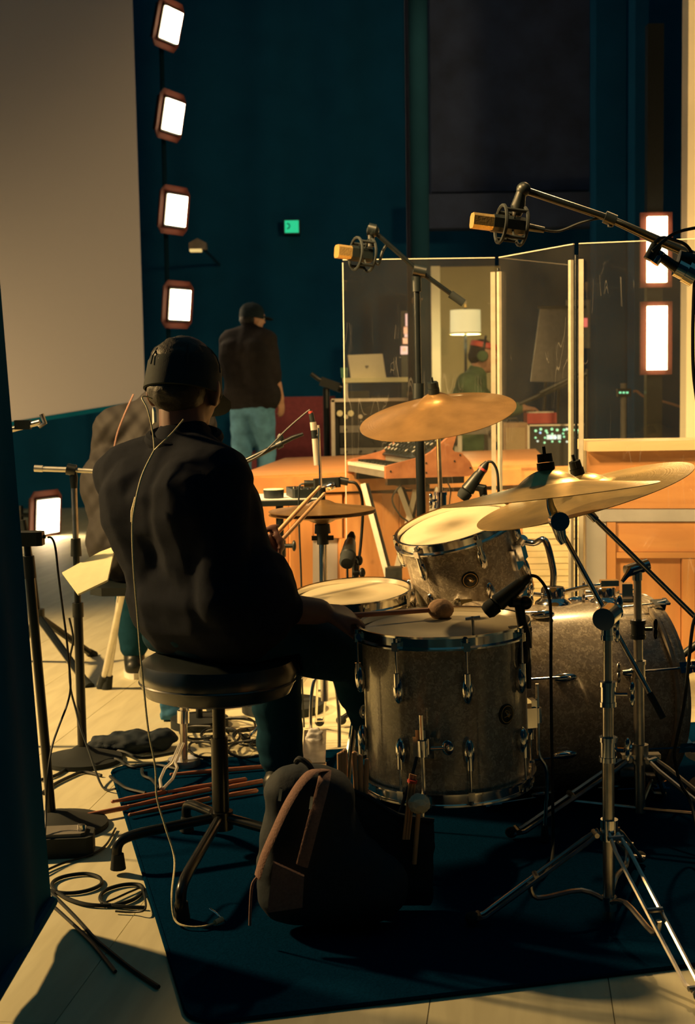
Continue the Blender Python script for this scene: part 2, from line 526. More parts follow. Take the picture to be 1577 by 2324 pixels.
class MB:
    def __init__(s):
        s.v = []
        s.f = []

    def add(s, vs, fs):
        o = len(s.v)
        s.v += [V(x) for x in vs]
        s.f += [tuple(i + o for i in f) for f in fs]
        return s

    def box(s, c, sz, R=None):
        c = V(c)
        vs = []
        for x in (-.5, .5):
            for y in (-.5, .5):
                for z in (-.5, .5):
                    p = V((x * sz[0], y * sz[1], z * sz[2]))
                    vs.append(c + (R @ p if R else p))
        return s.add(vs, [(0, 1, 3, 2), (4, 6, 7, 5), (0, 4, 5, 1), (2, 3, 7, 6), (0, 2, 6, 4), (1, 5, 7, 3)])

    def bbox(s, a, b):
        a, b = V(a), V(b)
        return s.box((a + b) / 2, [abs(b[i] - a[i]) for i in range(3)])

    def rbox(s, c, sz, r=0.01, R=None):
        # box with chamfered vertical edges, as a prism
        x, y = sz[0] / 2, sz[1] / 2
        pts = [(x - r, y), (x, y - r), (x, -y + r), (x - r, -y), (-x + r, -y), (-x, -y + r), (-x, y - r), (-x + r, y)]
        T = Matrix.Translation(V(c)) @ ((R.to_4x4()) if R else Matrix.Identity(4))
        return s.prism(pts, sz[2], T)

    def prism(s, pts, h, T):
        n = len(pts)
        vs = [T @ V((p[0], p[1], -h / 2)) for p in pts] + [T @ V((p[0], p[1], h / 2)) for p in pts]
        fs = [tuple(range(n))[::-1], tuple(range(n, 2 * n))] + [(i, (i + 1) % n, n + (i + 1) % n, n + i) for i in range(n)]
        return s.add(vs, fs)

    def lathe(s, prof, T, n=32):
        vs, fs = [], []
        idx = []
        for r, z in prof:
            if r < 1e-6:
                idx.append([len(vs)])
                vs.append(T @ V((0, 0, z)))
            else:
                idx.append(list(range(len(vs), len(vs) + n)))
                vs += [T @ V((r * math.cos(2 * math.pi * i / n), r * math.sin(2 * math.pi * i / n), z)) for i in range(n)]
        for a, b in zip(idx, idx[1:]):
            if len(a) == 1 and len(b) == 1:
                continue
            for i in range(n):
                j = (i + 1) % n
                if len(a) == 1:
                    fs.append((a[0], b[j], b[i]))
                elif len(b) == 1:
                    fs.append((a[i], a[j], b[0]))
                else:
                    fs.append((a[i], a[j], b[j], b[i]))
        return s.add(vs, fs)

    def cyl(s, a, b, r0, r1=None, n=12):
        r1 = r0 if r1 is None else r1
        a, b = V(a), V(b)
        L = (b - a).length
        T = Matrix.Translation(a) @ frame(b - a).to_4x4()
        return s.lathe([(0, 0), (r0, 0), (r1, L), (0, L)], T, n)

    def tube(s, pts, r, n=8, closed=False, flat=None):
        pts = [V(p) for p in pts]
        k = len(pts)
        rs = r if isinstance(r, (list, tuple)) else [r] * k
        vs, fs = [], []
        up = None
        for i, p in enumerate(pts):
            if closed:
                t = pts[(i + 1) % k] - pts[i - 1]
            else:
                t = pts[min(i + 1, k - 1)] - pts[max(i - 1, 0)]
            t = t.normalized() if t.length > 1e-9 else V((0, 0, 1))
            if up is None:
                x = frame(t).col[0].copy()
            else:
                x = (up - t * up.dot(t))
                x = x.normalized() if x.length > 1e-6 else frame(t).col[0].copy()
            up = x
            y = t.cross(x)
            for j in range(n):
                a = 2 * math.pi * j / n
                vs.append(p + rs[i] * (math.cos(a) * x + math.sin(a) * y * (flat or 1)))
        m = k if closed else k - 1
        for i in range(m):
            for j in range(n):
                a, b = i * n + j, i * n + (j + 1) % n
                c, d = ((i + 1) % k) * n + (j + 1) % n, ((i + 1) % k) * n + j
                fs.append((a, b, c, d))
        if not closed:
            fs.append(tuple(range(n))[::-1])
            fs.append(tuple(range((k - 1) * n, k * n)))
        return s.add(vs, fs)

    def ell(s, c, rad, R=None, n=16, m=10):
        if not isinstance(rad, (tuple, list)):
            rad = (rad,) * 3
        T = Matrix.Translation(V(c)) @ ((R.to_4x4()) if R else Matrix.Identity(4)) @ Matrix.Diagonal((*rad, 1))
        prof = [(math.sin(math.pi * i / m) if 0 < i < m else 0, -math.cos(math.pi * i / m)) for i in range(m + 1)]
        return s.lathe(prof, T, n)

    def cap(s, a, b, r0, r1=None, n=14):
        r1 = r0 if r1 is None else r1
        a, b = V(a), V(b)
        L = (b - a).length
        if L < 1e-6:
            return s.ell(a, r0)
        T = Matrix.Translation(a) @ frame(b - a).to_4x4()
        prof = [(0, -r0)] + [(r0 * math.cos(t), r0 * math.sin(t)) for t in (-1.1, -.6, 0)] + \
               [(r1 * math.cos(t), L + r1 * math.sin(t)) for t in (0, .6, 1.1)] + [(0, L + r1)]
        return s.lathe(prof, T, n)

    def build(s, name, m, parent=None, loc=None, smooth=True, angle=40):
        me = bpy.data.meshes.new(name)
        o = bpy.data.objects.new(name, me)
        COL.objects.link(o)
        if parent is not None:
            org = ORG[parent.name]
            o.parent = parent
        else:
            if loc is None:
                xs = [v.x for v in s.v]
                ys = [v.y for v in s.v]
                loc = ((min(xs) + max(xs)) / 2, (min(ys) + max(ys)) / 2, min(v.z for v in s.v))
            org = V(loc)
            o.location = org
        ORG[o.name] = org
        me.from_pydata([v - org for v in s.v], [], s.f)
        bm = bmesh.new()
        bm.from_mesh(me)
        bmesh.ops.recalc_face_normals(bm, faces=bm.faces)
        bm.to_mesh(me)
        bm.free()
        if smooth:
            me.shade_smooth()
            me.set_sharp_from_angle(angle=math.radians(angle))
        me.materials.append(m)
        return o


def tag(o, label=None, cat=None, group=None, kind=None):
    for k, v in (('label', label), ('category', cat), ('group', group), ('kind', kind)):
        if v:
            o[k] = v
    return o


def thing(name, label, cat, loc, group=None):
    o = bpy.data.objects.new(name, None)
    o.empty_display_size = 0.05
    COL.objects.link(o)
    o.location = V(loc)
    ORG[o.name] = V(loc)
    return tag(o, label, cat, group)


def bake(o, voxel, smooth=6, disp=0.0, dscale=0.1, tri=None):
    if disp:
        pass
    r = o.modifiers.new('r', 'REMESH')
    r.mode = 'VOXEL'
    r.voxel_size = voxel
    if smooth:
        q = o.modifiers.new('s', 'SMOOTH')
        q.iterations = smooth
        q.factor = 0.5
    dg = bpy.context.evaluated_depsgraph_get()
    me = bpy.data.meshes.new_from_object(o.evaluated_get(dg))
    o.modifiers.clear()
    old = o.data
    o.data = me
    me.name = old.name
    bpy.data.meshes.remove(old)
    if disp:
        vn = [v.normal.copy() for v in me.vertices]
        for v, nrm in zip(me.vertices, vn):
            p = v.co / dscale
            d = mnoise.noise(V((p.x * 1.0, p.y * 1.0, p.z * 2.2))) + 0.5 * mnoise.noise(V((p.x * 2, p.y * 2, p.z * 5)))
            v.co += nrm * d * disp
    me.shade_smooth()
    return o


def struct(name, mb, m, label=None, **kw):
    return tag(mb.build(name, m, **kw), label, None, None, 'structure')


def cable(name, label, pts, r=0.004, m='cable', k=6, group=None, n=6, closed=False):
    mb = MB().tube(spline(pts, k, closed), r, n, closed)
    return tag(mb.build(name, M[m]), label, 'cable', group)


# ------------------------------------------------------------------ the setting
def ray_plane(px, py, p0, n):
    d = RM @ V(((px - 788.5) / FPX, -(py - 1162) / FPX, -1))
    return CAM + d * ((V(p0) - CAM).dot(n) / d.dot(n))


def slab(mb, pxs, p0, n, front=0.0, thick=0.03):
    # a board on the plane through p0 with normal n (towards the viewer): outline, how far proud, thickness
    n = V(n).normalized()
    a = [ray_plane(x, y, p0, n) + n * front for x, y in pxs]
    b = [q - n * thick for q in a]
    k = len(a)
    return mb.add(a + b, [tuple(range(k)), tuple(range(k, 2 * k))[::-1]] + [(i, (i + 1) % k, k + (i + 1) % k, k + i) for i in range(k)])


def rect(x0, y0, x1, y1):
    return [(x0, y0), (x1, y0), (x1, y1), (x0, y1)]


fl = struct('floor', MB().bbox((-6, -4.2, -0.08), (7, 14.6, -0.005)), M['gap'],
            'pale wooden stage floor of long boards under the drum kit')
fl['category'] = 'floor'
bd = V((0.12, 0.993, 0)).normalized()
bx = V((bd.y, -bd.x, 0))
rnd = random.Random(4)
plank_me = None
BW, BL = 0.34, 3.6
for i in range(-18, 18):
    off = rnd.uniform(0, BL)
    for j in range(-1, 5):
        c = bx * (i * BW) + bd * (j * BL + off)
        if not (-5.6 < c.x < 5.6 and 0.6 < c.y < 14.5):
            continue
        if plank_me is None:
            o = MB().box((0, 0, 0), (BW - 0.002, BL - 0.002, 0.006)).build('plank', M['floor'], fl, smooth=False)
            plank_me = o.data
            for v in plank_me.vertices:
                v.co += ORG['floor']
        else:
            o = bpy.data.objects.new('plank', plank_me)
            COL.objects.link(o)
            o.parent = fl
        o.location = V((c.x, c.y, -0.003 + rnd.uniform(-0.0004, 0))) - ORG['floor']
        o.rotation_euler = (0, 0, math.atan2(bd.y, bd.x) - math.pi / 2)


def drape_mb(p, q, z0, z1, amp, wl, thick=0.012, z0q=None, leanp=(0, 0), leanq=(0, 0)):
    # pleated cloth from p to q in plan
    p, q = V((*p, 0)), V((*q, 0))
    d = (q - p).normalized()
    n = V((d.y, -d.x, 0))
    L = (q - p).length
    k = max(8, int(L / wl * 8))
    vs, fs = [], []
    rows = 7
    for side in (0, 1):
        for r in range(rows):
            for i in range(k + 1):
                t = i / k
                u = r / (rows - 1)
                z = z0 + (z1 - z0) * u
                if z0q is not None and r == 0:
                    z = z0 + (z0q - z0) * t
                lean = V((*leanp, 0)) * (1 - t) + V((*leanq, 0)) * t
                a = amp * (1 - 0.35 * u) * (math.sin(2 * math.pi * t * L / wl) + 0.35 * math.sin(5.3 * t * L / wl + 1 + u))
                vs.append(p + d * (t * L) + n * (a + side * thick) + lean * u + V((0, 0, z)))
    W_ = k + 1
    B = rows * W_
    for side in (0, 1):
        for r in range(rows - 1):
            for i in range(k):
                a = side * B + r * W_ + i
                fs.append((a, a + 1, a + W_ + 1, a + W_))
    for i in range(k):
        fs.append((i, i + 1, B + i + 1, B + i))
        a = (rows - 1) * W_ + i
        fs.append((a, a + 1, B + a + 1, B + a))
    for r in range(rows - 1):
        fs.append((r * W_, (r + 1) * W_, B + (r + 1) * W_, B + r * W_))
        fs.append((r * W_ + k, (r + 1) * W_ + k, B + (r + 1) * W_ + k, B + r * W_ + k))
    return MB().add(vs, fs)


def setting(name, mb, m, label, cat, **kw):
    o = struct(name, mb, m, label, **kw)
    o['category'] = cat
    return o


setting('wall_back', drape_mb((-6.5, 14.5), (6.5, 14.5), 0.0, 7.5, 0.05, 0.7), M['backdrop'],
        'black pleated backdrop closing the far end of the hall', 'backdrop')
setting('wall_left', drape_mb((-5.2, 14.3), (-5.2, 7.0), 0.0, 7.5, 0.05, 0.6), M['backdrop'],
        'black side drape beyond the left of the stage', 'backdrop')
setting('wall_rear', drape_mb((6.8, -4.0), (-5.4, -4.0), 0.0, 6.5, 0.05, 0.8), M['backdrop'],
        'black drape closing the hall behind the viewer', 'backdrop')
setting('wall_side', drape_mb((6.8, 14.3), (6.8, -3.8), 0.0, 6.5, 0.05, 0.8), M['backdrop'],
        'black drape along the far right of the hall', 'backdrop')
setting('wall_upper', MB().bbox((P(972, 0, 13.6).x, 13.4, P(972, 436, 13.4).z), (P(1338, 0, 13.4).x, 13.75, 7.2)), M['brownwall'],
        'dark brown wall high above the glass screen', 'wall')
setting('trim_1', MB().bbox((P(960, 0, 13.2).x, 13.15, P(972, 520, 13.2).z), (P(1350, 0, 13.2).x, 13.38, P(972, 442, 13.2).z)), M['brownwall'],
        'dark brown beam below the high wall', 'beam')
setting('wall_right', MB().bbox((P(1557, 900, 8.2).x, 8.2, 0), (P(1557, 900, 8.2).x + 2.6, 8.35, 6.5)), M['palecurtain'],
        'bright cream wall at the right edge above the booth ledge', 'wall')
for i, (x0, x1, y) in enumerate([(1352, 1420, 12.6), (1440, 1470, 12.2)]):
    setting('trim_%d' % (i + 2), MB().bbox((P(x0, 600, y).x, y, 0), (P(x1, 600, y).x, y + 0.3, 6.8)), M['backdrop'],
            ['broad black pier behind the right end of the shield', 'narrow black pier left of the tall light bars'][i], 'pier')
# the black column left of the lamp shade, with its thin reddish edge strip
a = P(930, 500, 8.6)
b = P(974, 500, 8.6)
cr = (b.x - a.x) / 2
setting('trim_4', MB().cyl((a.x + cr, 8.6, 0), (a.x + cr, 8.6, 6.5), cr, n=24), M['flatblack'],
        'thick round black column behind the overhead microphone', 'column')
setting('trim_5', MB().bbox((P(917, 0, 8.9).x, 8.85, 0), (P(926, 0, 8.9).x, 8.9, 6.0)), M['brownwall'],
        'thin brown strip left of the black column', 'strip')
setting('wall_partition', MB().bbox((P(979, 0, 12.4).x, 12.4, 0), (P(1132, 0, 12.4).x, 12.5, P(979, 606, 12.4).z)),
        mat('olive_partition', (0.30, 0.25, 0.13), rough=0.9, var=0.1, scale=3),
        'dull olive partition behind the glowing lampshade', 'wall')

# projection screen, upper left
sb = MB()
slab(sb, [(-260, -80), (297, -80), (329, 908), (-260, 1003)], (0, 11.0, 0), (0, -1, 0), 0, 0.03)
sc = tag(sb.build('projection_screen', M['screen'], smooth=False), 'large pale projection screen hanging at upper left, brighter along its bottom', 'screen')
hb = MB()
slab(hb, [(-260, 1003), (329, 908), (329, 918), (-260, 1013)], (0, 11.0, 0), (0, -1, 0), 0.01, 0.05)
hb.build('bottom_hem', M['drape'], sc, smooth=False)

# black leg drape in the near left
ld = thing('leg_drape', 'black stage drape hanging in the near left foreground', 'curtain', (-0.66, 2.4, 0.045))
drape_mb((-0.655, 3.02), (-0.675, 1.2), 0.045, 4.4, 0.008, 0.34, z0q=0.03, leanp=(-0.22, 0.03), leanq=(-0.30, 0)).build('cloth', M['drape'], ld)
hm = [(-0.655, 3.02, 0.05), (-0.66, 2.4, 0.05), (-0.675, 1.2, 0.04)]
MB().tube(hm, 0.012, 8).build('bottom_hem', M['drape'], ld)

# rug under the kit
u0 = (G(1490, 2205) - G(500, 2324))
u0.z = 0
u0.normalize()
w0 = V((-u0.y, u0.x, 0))
c0 = G(500, 2324)
c0.z = 0
ed = G(387, 2185) - c0
t = ed.dot(u0)
corner = c0 + u0 * (t + 0.0)
KZ = 0.0125
RT_ = 0.008
rg = MB()
RX, RY = 2.7, 1.85
pts = []
rr = 0.06
for cx, cy, a0 in ((rr, rr, 180), (RX - rr, rr, 270), (RX - rr, RY - rr, 0), (rr, RY - rr, 90)):
    for k in range(5):
        a = math.radians(a0 + k * 22.5)
        q = corner + u0 * (cx + rr * math.cos(a)) + w0 * (cy + rr * math.sin(a))
        pts.append((q.x, q.y))
rg.prism(pts, RT_, Matrix.Translation((0, 0, RT_ / 2 + .0005)))
rug = tag(rg.build('rug', M['rug'], smooth=False), 'large black rug spread under the drum kit', 'rug')
eb = MB().tube([(x, y, .0055) for x, y in pts], 0.005, 6, closed=True).build('bound_edge', M['rug'], rug)


# light towers
def lamp_head(root, c, yaw, pitch, wd, ht, m, pole):
    a = math.radians(yaw)
    uu = V((math.cos(a), math.sin(a), 0))
    nn = V((math.sin(a), -math.cos(a), 0))
    f = math.radians(pitch)
    up = V((0, 0, 1)) * math.cos(f) + nn * math.sin(f)
    nn = uu.cross(up).normalized()
    R = Matrix((uu, nn * -1, up)).transposed()
    c = V(c)
    hs = MB().box(c - nn * 0.05, (wd + 0.03, 0.08, ht + 0.03), R)
    hs.cyl(c - nn * 0.08, (pole.x, pole.y, (c - nn * 0.08).z), 0.018)
    h = hs.build('lamp_housing_or_halo', M['blackmetal'], root)
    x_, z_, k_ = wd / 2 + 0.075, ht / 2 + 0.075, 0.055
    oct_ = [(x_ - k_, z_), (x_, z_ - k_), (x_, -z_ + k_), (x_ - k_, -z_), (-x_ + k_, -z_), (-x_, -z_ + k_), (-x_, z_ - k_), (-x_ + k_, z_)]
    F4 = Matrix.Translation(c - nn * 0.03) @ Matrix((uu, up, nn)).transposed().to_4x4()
    MB().prism(oct_, 0.01, F4).build('halo_plate', M['lamphalo'], h, smooth=False)  # red plate added behind the panel to give its red halo
    MB().box(c, (wd, 0.02, ht), R).build('lamp_panel', m, h)


pl = P(402, 600, 12.1)
tw = thing('lamp_tower', 'black pole with four white-hot lamps stacked right of the screen', 'lamp', (pl.x, 12.15, 0))
MB().cyl((pl.x - .1, 12.2, 0.03), (pl.x - .1, 12.2, 5.0), 0.02).build('pole', M['flatblack'], tw)
MB().cyl((pl.x - .1, 12.2, 0), (pl.x - .1, 12.2, 0.03), 0.3, n=24).build('base', M['blackmetal'], tw)
pp = V((pl.x - .1, 12.2, 0))
for px, py, yaw, pit, wd in ((389, 57, 67, 14, 0.26), (394, 264, 67, 11, 0.27), (401, 478, 58, 8, 0.235), (409, 692, 56, 6, 0.23)):
    lamp_head(tw, P(px, py, 11.9), yaw, pit, wd, 0.245, M['lamp'], pp)

lp = P(110, 1172, 11.5)
tf = thing('floor_lamp', 'glaring rectangular lamp standing on the floor at far left', 'lamp', (lp.x - .2, 11.7, 0))
pq = V((lp.x - 0.25, 11.62, 0))
MB().cyl((pq.x, pq.y, 0), (pq.x, pq.y, 0.25), 0.02).build('pole', M['blackmetal'], tf)
MB().cyl((pq.x, pq.y, 0), (pq.x, pq.y, 0.02), 0.14, n=20).build('base', M['blackmetal'], tf)
lamp_head(tf, lp, 66, 4, 0.27, 0.27, M['lamp'], pq)

lr = P(1491, 600, 9.0)
tr_ = thing('lamp_column', 'black column with two upright glowing light bars at right', 'lamp', (lr.x, 9.1, 0))
MB().bbox((lr.x - 0.05, 9.06, 0), (lr.x + 0.05, 9.14, 3.4)).build('column', M['blackmetal'], tr_)
MB().cyl((lr.x, 9.1, 0), (lr.x, 9.1, 0.03), 0.25, n=24).build('base', M['blackmetal'], tr_)
for y0, y1 in ((492, 640), (695, 839)):
    a, b = P(1470, y0, 9.0), P(1513, y1, 9.0)
    c = (a + b) / 2
    h = MB().bbox((a.x - .04, 9.03, b.z - .03), (b.x + .04, 9.06, a.z + .03)).build('lamp_housing_or_halo', M['lamphalo'], tr_)  # flat red plate added around the bar for its glow
    MB().bbox((a.x, 8.99, b.z), (b.x, 9.031, a.z)).build('light_bar', M['lamp_right'], h)

# green exit sign and small wall lamp
es = thing('exit_sign', 'small glowing green exit sign on the dark back wall', 'sign', P(662, 514, 14.2))
a, b = P(646, 501, 14.2), P(678, 528, 14.2)
MB().bbox((a.x - .01, 14.2, b.z - .01), (b.x + .01, 14.42, a.z + .01)).build('case', M['black'], es)
MB().bbox((a.x, 14.18, b.z), (b.x, 14.205, a.z)).build('lit_face', M['exit'], es)
mk = MB()
q = P(654, 513, 14.17)
mk.tube([q + V((-.012, 0, .025)), q + V((.008, 0, .02)), q + V((.014, 0, 0)), q + V((.008, 0, -.02)), q + V((-.012, 0, -.025))], 0.006, 6)
mk.build('dark_mark', M['black'], es)

bk = P(450, 566, 12.6)
wl = thing('bracket_lamp', 'small angular lamp with pale lit underside above the fourth tower lamp', 'lamp', bk)
MB().prism([(-.075, .0), (.075, .0), (.075, .05), (.0, .09), (-.075, .05)], 0.14,
           Matrix.Translation(bk) @ Matrix.Rotation(math.pi / 2, 4, 'X')).build('hood', mat('grey_hood', (.25, .2, .16), rough=.5), wl)
MB().box(bk + V((-.02, -.02, -.012)), (.10, .1, .02)).build('lit_underside', emit('pale_lamp_glow', (.9, .62, .2), .8), wl)
MB().cyl(bk + V((0.02, .05, .03)), V((bk.x + .02, 14.45, bk.z + .03)), .015).build('arm', M['blackmetal'], wl)

# ------------------------------------------------------------------ plywood riser, right booth
A, B = P(540, 1080, 6.2), P(1240, 1056, 6.9)
en = V((B.x - A.x, B.y - A.y, 0)).normalized()
WN = V((en.y, -en.x, 0))
W0 = A.copy()
rs = thing('stage_riser', 'tall pine stage riser behind the hi-hat, with grey inset panel', 'platform', (0.2, 6.6, 0))


def part(root, name, m, pxs, front=0.0, thick=0.03, p0=W0, n=WN, parent=None):
    mb = MB()
    slab(mb, pxs, p0, n, front, thick)
    return mb.build(name, M[m], parent or root, smooth=False)


zt = ray_plane(800, 1071, W0, WN).z
a0 = ray_plane(527, 1080, W0, WN)
b0 = ray_plane(1250, 1056, W0, WN)
dep = WN * -1.5 + en * 0.9
vs = [V((p.x, p.y, zt - .03)) for p in (a0, b0, b0 + dep, a0 + dep)]
MB().add(vs + [v + V((0, 0, .03)) for v in vs], [(3, 2, 1, 0), (4, 5, 6, 7)] + [(i, (i + 1) % 4, 4 + (i + 1) % 4, 4 + i) for i in range(4)]).build('top_board', M['pine_x'], rs, smooth=False)
back = WN * -0.05
vs = [V((p.x, p.y, 0)) for p in (a0 + back, b0 + back, b0 + dep, a0 + dep)]
MB().add(vs + [v + V((0, 0, zt - .03)) for v in vs], [(3, 2, 1, 0), (4, 5, 6, 7)] + [(i, (i + 1) % 4, 4 + (i + 1) % 4, 4 + i) for i in range(4)]).build('core', M['gap'], rs, smooth=False)
part(rs, 'top_rail', 'pine_x', [(529, 1086), (1180, 1064), (1180, 1100), (529, 1125)], 0.012)
part(rs, 'front_panel', 'pine', rect(531, 1127, 654, 1500))
part(rs, 'stile', 'pine', rect(656, 1127, 667, 1500), 0.012)
part(rs, 'front_panel', 'pine', rect(669, 1127, 711, 1500), -0.006)
part(rs, 'short_panel', 'pine', rect(713, 1121, 776, 1221))
part(rs, 'inset_panel', 'greypaint', rect(713, 1223, 770, 1500), -0.02, 0.02)['label'] = 'grey lilac inset panel'
part(rs, 'stile', 'pine', rect(771, 1222, 782, 1500), 0.008)
part(rs, 'front_panel', 'pine', rect(784, 1120, 905, 1490))
part(rs, 'front_panel', 'pine', rect(907, 1116, 1050, 1490), 0.004)
part(rs, 'front_panel', 'pine', rect(1052, 1112, 1184, 1480))
part(rs, 'top_rail', 'pine_x', [(1182, 1062), (1328, 1057), (1328, 1160), (1182, 1165)], 0.0)
y = 1168
while y < 1410:
    part(rs, 'plank', 'pine_pale', [(1187, y), (1328, y - 2), (1328, y + 11), (1187, y + 13)], rnd.uniform(-.002, .002), 0.02)
    y += 14

bo = thing('control_booth', 'pine half wall with a pale ledge at the right edge', 'half wall', (1.5, 6.0, 0))
BP, BN = V((0, 5.95, 0)), V((0, -1, 0))


def bpart(name, m, pxs, front=0.0, thick=0.03):
    return part(bo, name, m, pxs, front, thick, BP, BN)


lz0, lz1 = P(1450, 1022, 5.95).z, P(1450, 1000, 5.95).z
xl, xr = P(1331, 1100, 5.95).x, P(1331, 1100, 5.95).x + 1.5
MB().bbox((xl, 5.90, lz0), (xr, 6.22, lz1)).build('ledge', M['ledge'], bo, smooth=False)
MB().bbox((xl + .005, 5.99, 0), (xr, 6.18, lz0)).build('core', M['gap'], bo, smooth=False)
bpart('top_panel', 'pine_x', rect(1334, 1023, 1900, 1154))
bpart('grey_rail', 'greypaint', rect(1362, 1156, 1900, 1183), 0.008)['label'] = 'grey painted rail'
bpart('middle_panel', 'pine_x', rect(1398, 1185, 1900, 1252), 0.0)
bpart('rail', 'pine_x', rect(1398, 1253, 1900, 1266), 0.012)
bpart('stile', 'pine', rect(1377, 1185, 1396, 1512), 0.012)
bpart('lower_panel', 'pine', rect(1398, 1268, 1545, 1500), -0.008)
bpart('stile', 'pine', rect(1547, 1268, 1575, 1500), 0.012)
bpart('lower_panel', 'pine', rect(1577, 1268, 1900, 1500), -0.008)
bpart('grey_post', 'greypaint', rect(1331, 1156, 1375, 1520), 0.0)['label'] = 'grey painted post'
bpart('plinth', 'pine_pale', rect(1377, 1501, 1900, 1516), 0.014)

# ------------------------------------------------------------------ acrylic drum shield
SH = thing('drum_shield', 'folding clear acrylic shield standing behind the drum kit', 'screen', (0.5, 5.3, 0))
zs = 1.65


def gxy(px, Y):
    q = P(px, 900, Y)
    return V((q.x, q.y, 0))


cs = [gxy(775, 5.62), gxy(1131, 5.62), gxy(1306, 5.12), gxy(1306, 5.12) + V((0.58, -0.16, 0))]
for i in range(3):
    a, b = cs[i], cs[i + 1]
    d = (b - a).normalized()
    n = V((d.y, -d.x, 0))
    a2, b2 = a + d * 0.012, b - d * 0.012
    R = Matrix((d, n, V((0, 0, 1)))).transposed()
    L = (b2 - a2).length
    pn = MB().box((a2 + b2) / 2 + V((0, 0, zs / 2 + .01)), (L, 0.005, zs), R).build('panel', M['acrylic'], SH, smooth=False)
    e = MB()
    e.box((a2 + b2) / 2 + V((0, 0, zs + .011)), (L, 0.006, 0.003), R)
    if i == 0:
        e.box(a2 + V((0, 0, zs / 2)), (0.004, 0.006, zs), R)
    e.build('edge', M['acryledge'], pn, smooth=False)
for i in (1, 2):
    a = cs[i]
    d0 = (cs[i] - cs[i - 1]).normalized()
    d1 = (cs[i + 1] - cs[i]).normalized()
    for d, sgn in ((d0, -1), (d1, 1)):
        n = V((d.y, -d.x, 0))
        R = Matrix((d, n, V((0, 0, 1)))).transposed()
        c = a + d * sgn * (0.0205) + n * 0.006
        MB().box(c + V((0, 0, (zs - .05) / 2 + .005)), (0.017, 0.012, zs - 0.05), R).build('hinge_strip', M['post'], SH, smooth=False)
    MB().cyl(a + V((0, -.012, .005)), a + V((0, -.012, zs - .03)), 0.005).build('hinge_pin', M['blackmetal'], SH)

# ------------------------------------------------------------------ drum kit
def TM(c, ax, hint=(0, 0, 1)):
    return Matrix.Translation(V(c)) @ frame(ax, hint).to_4x4()


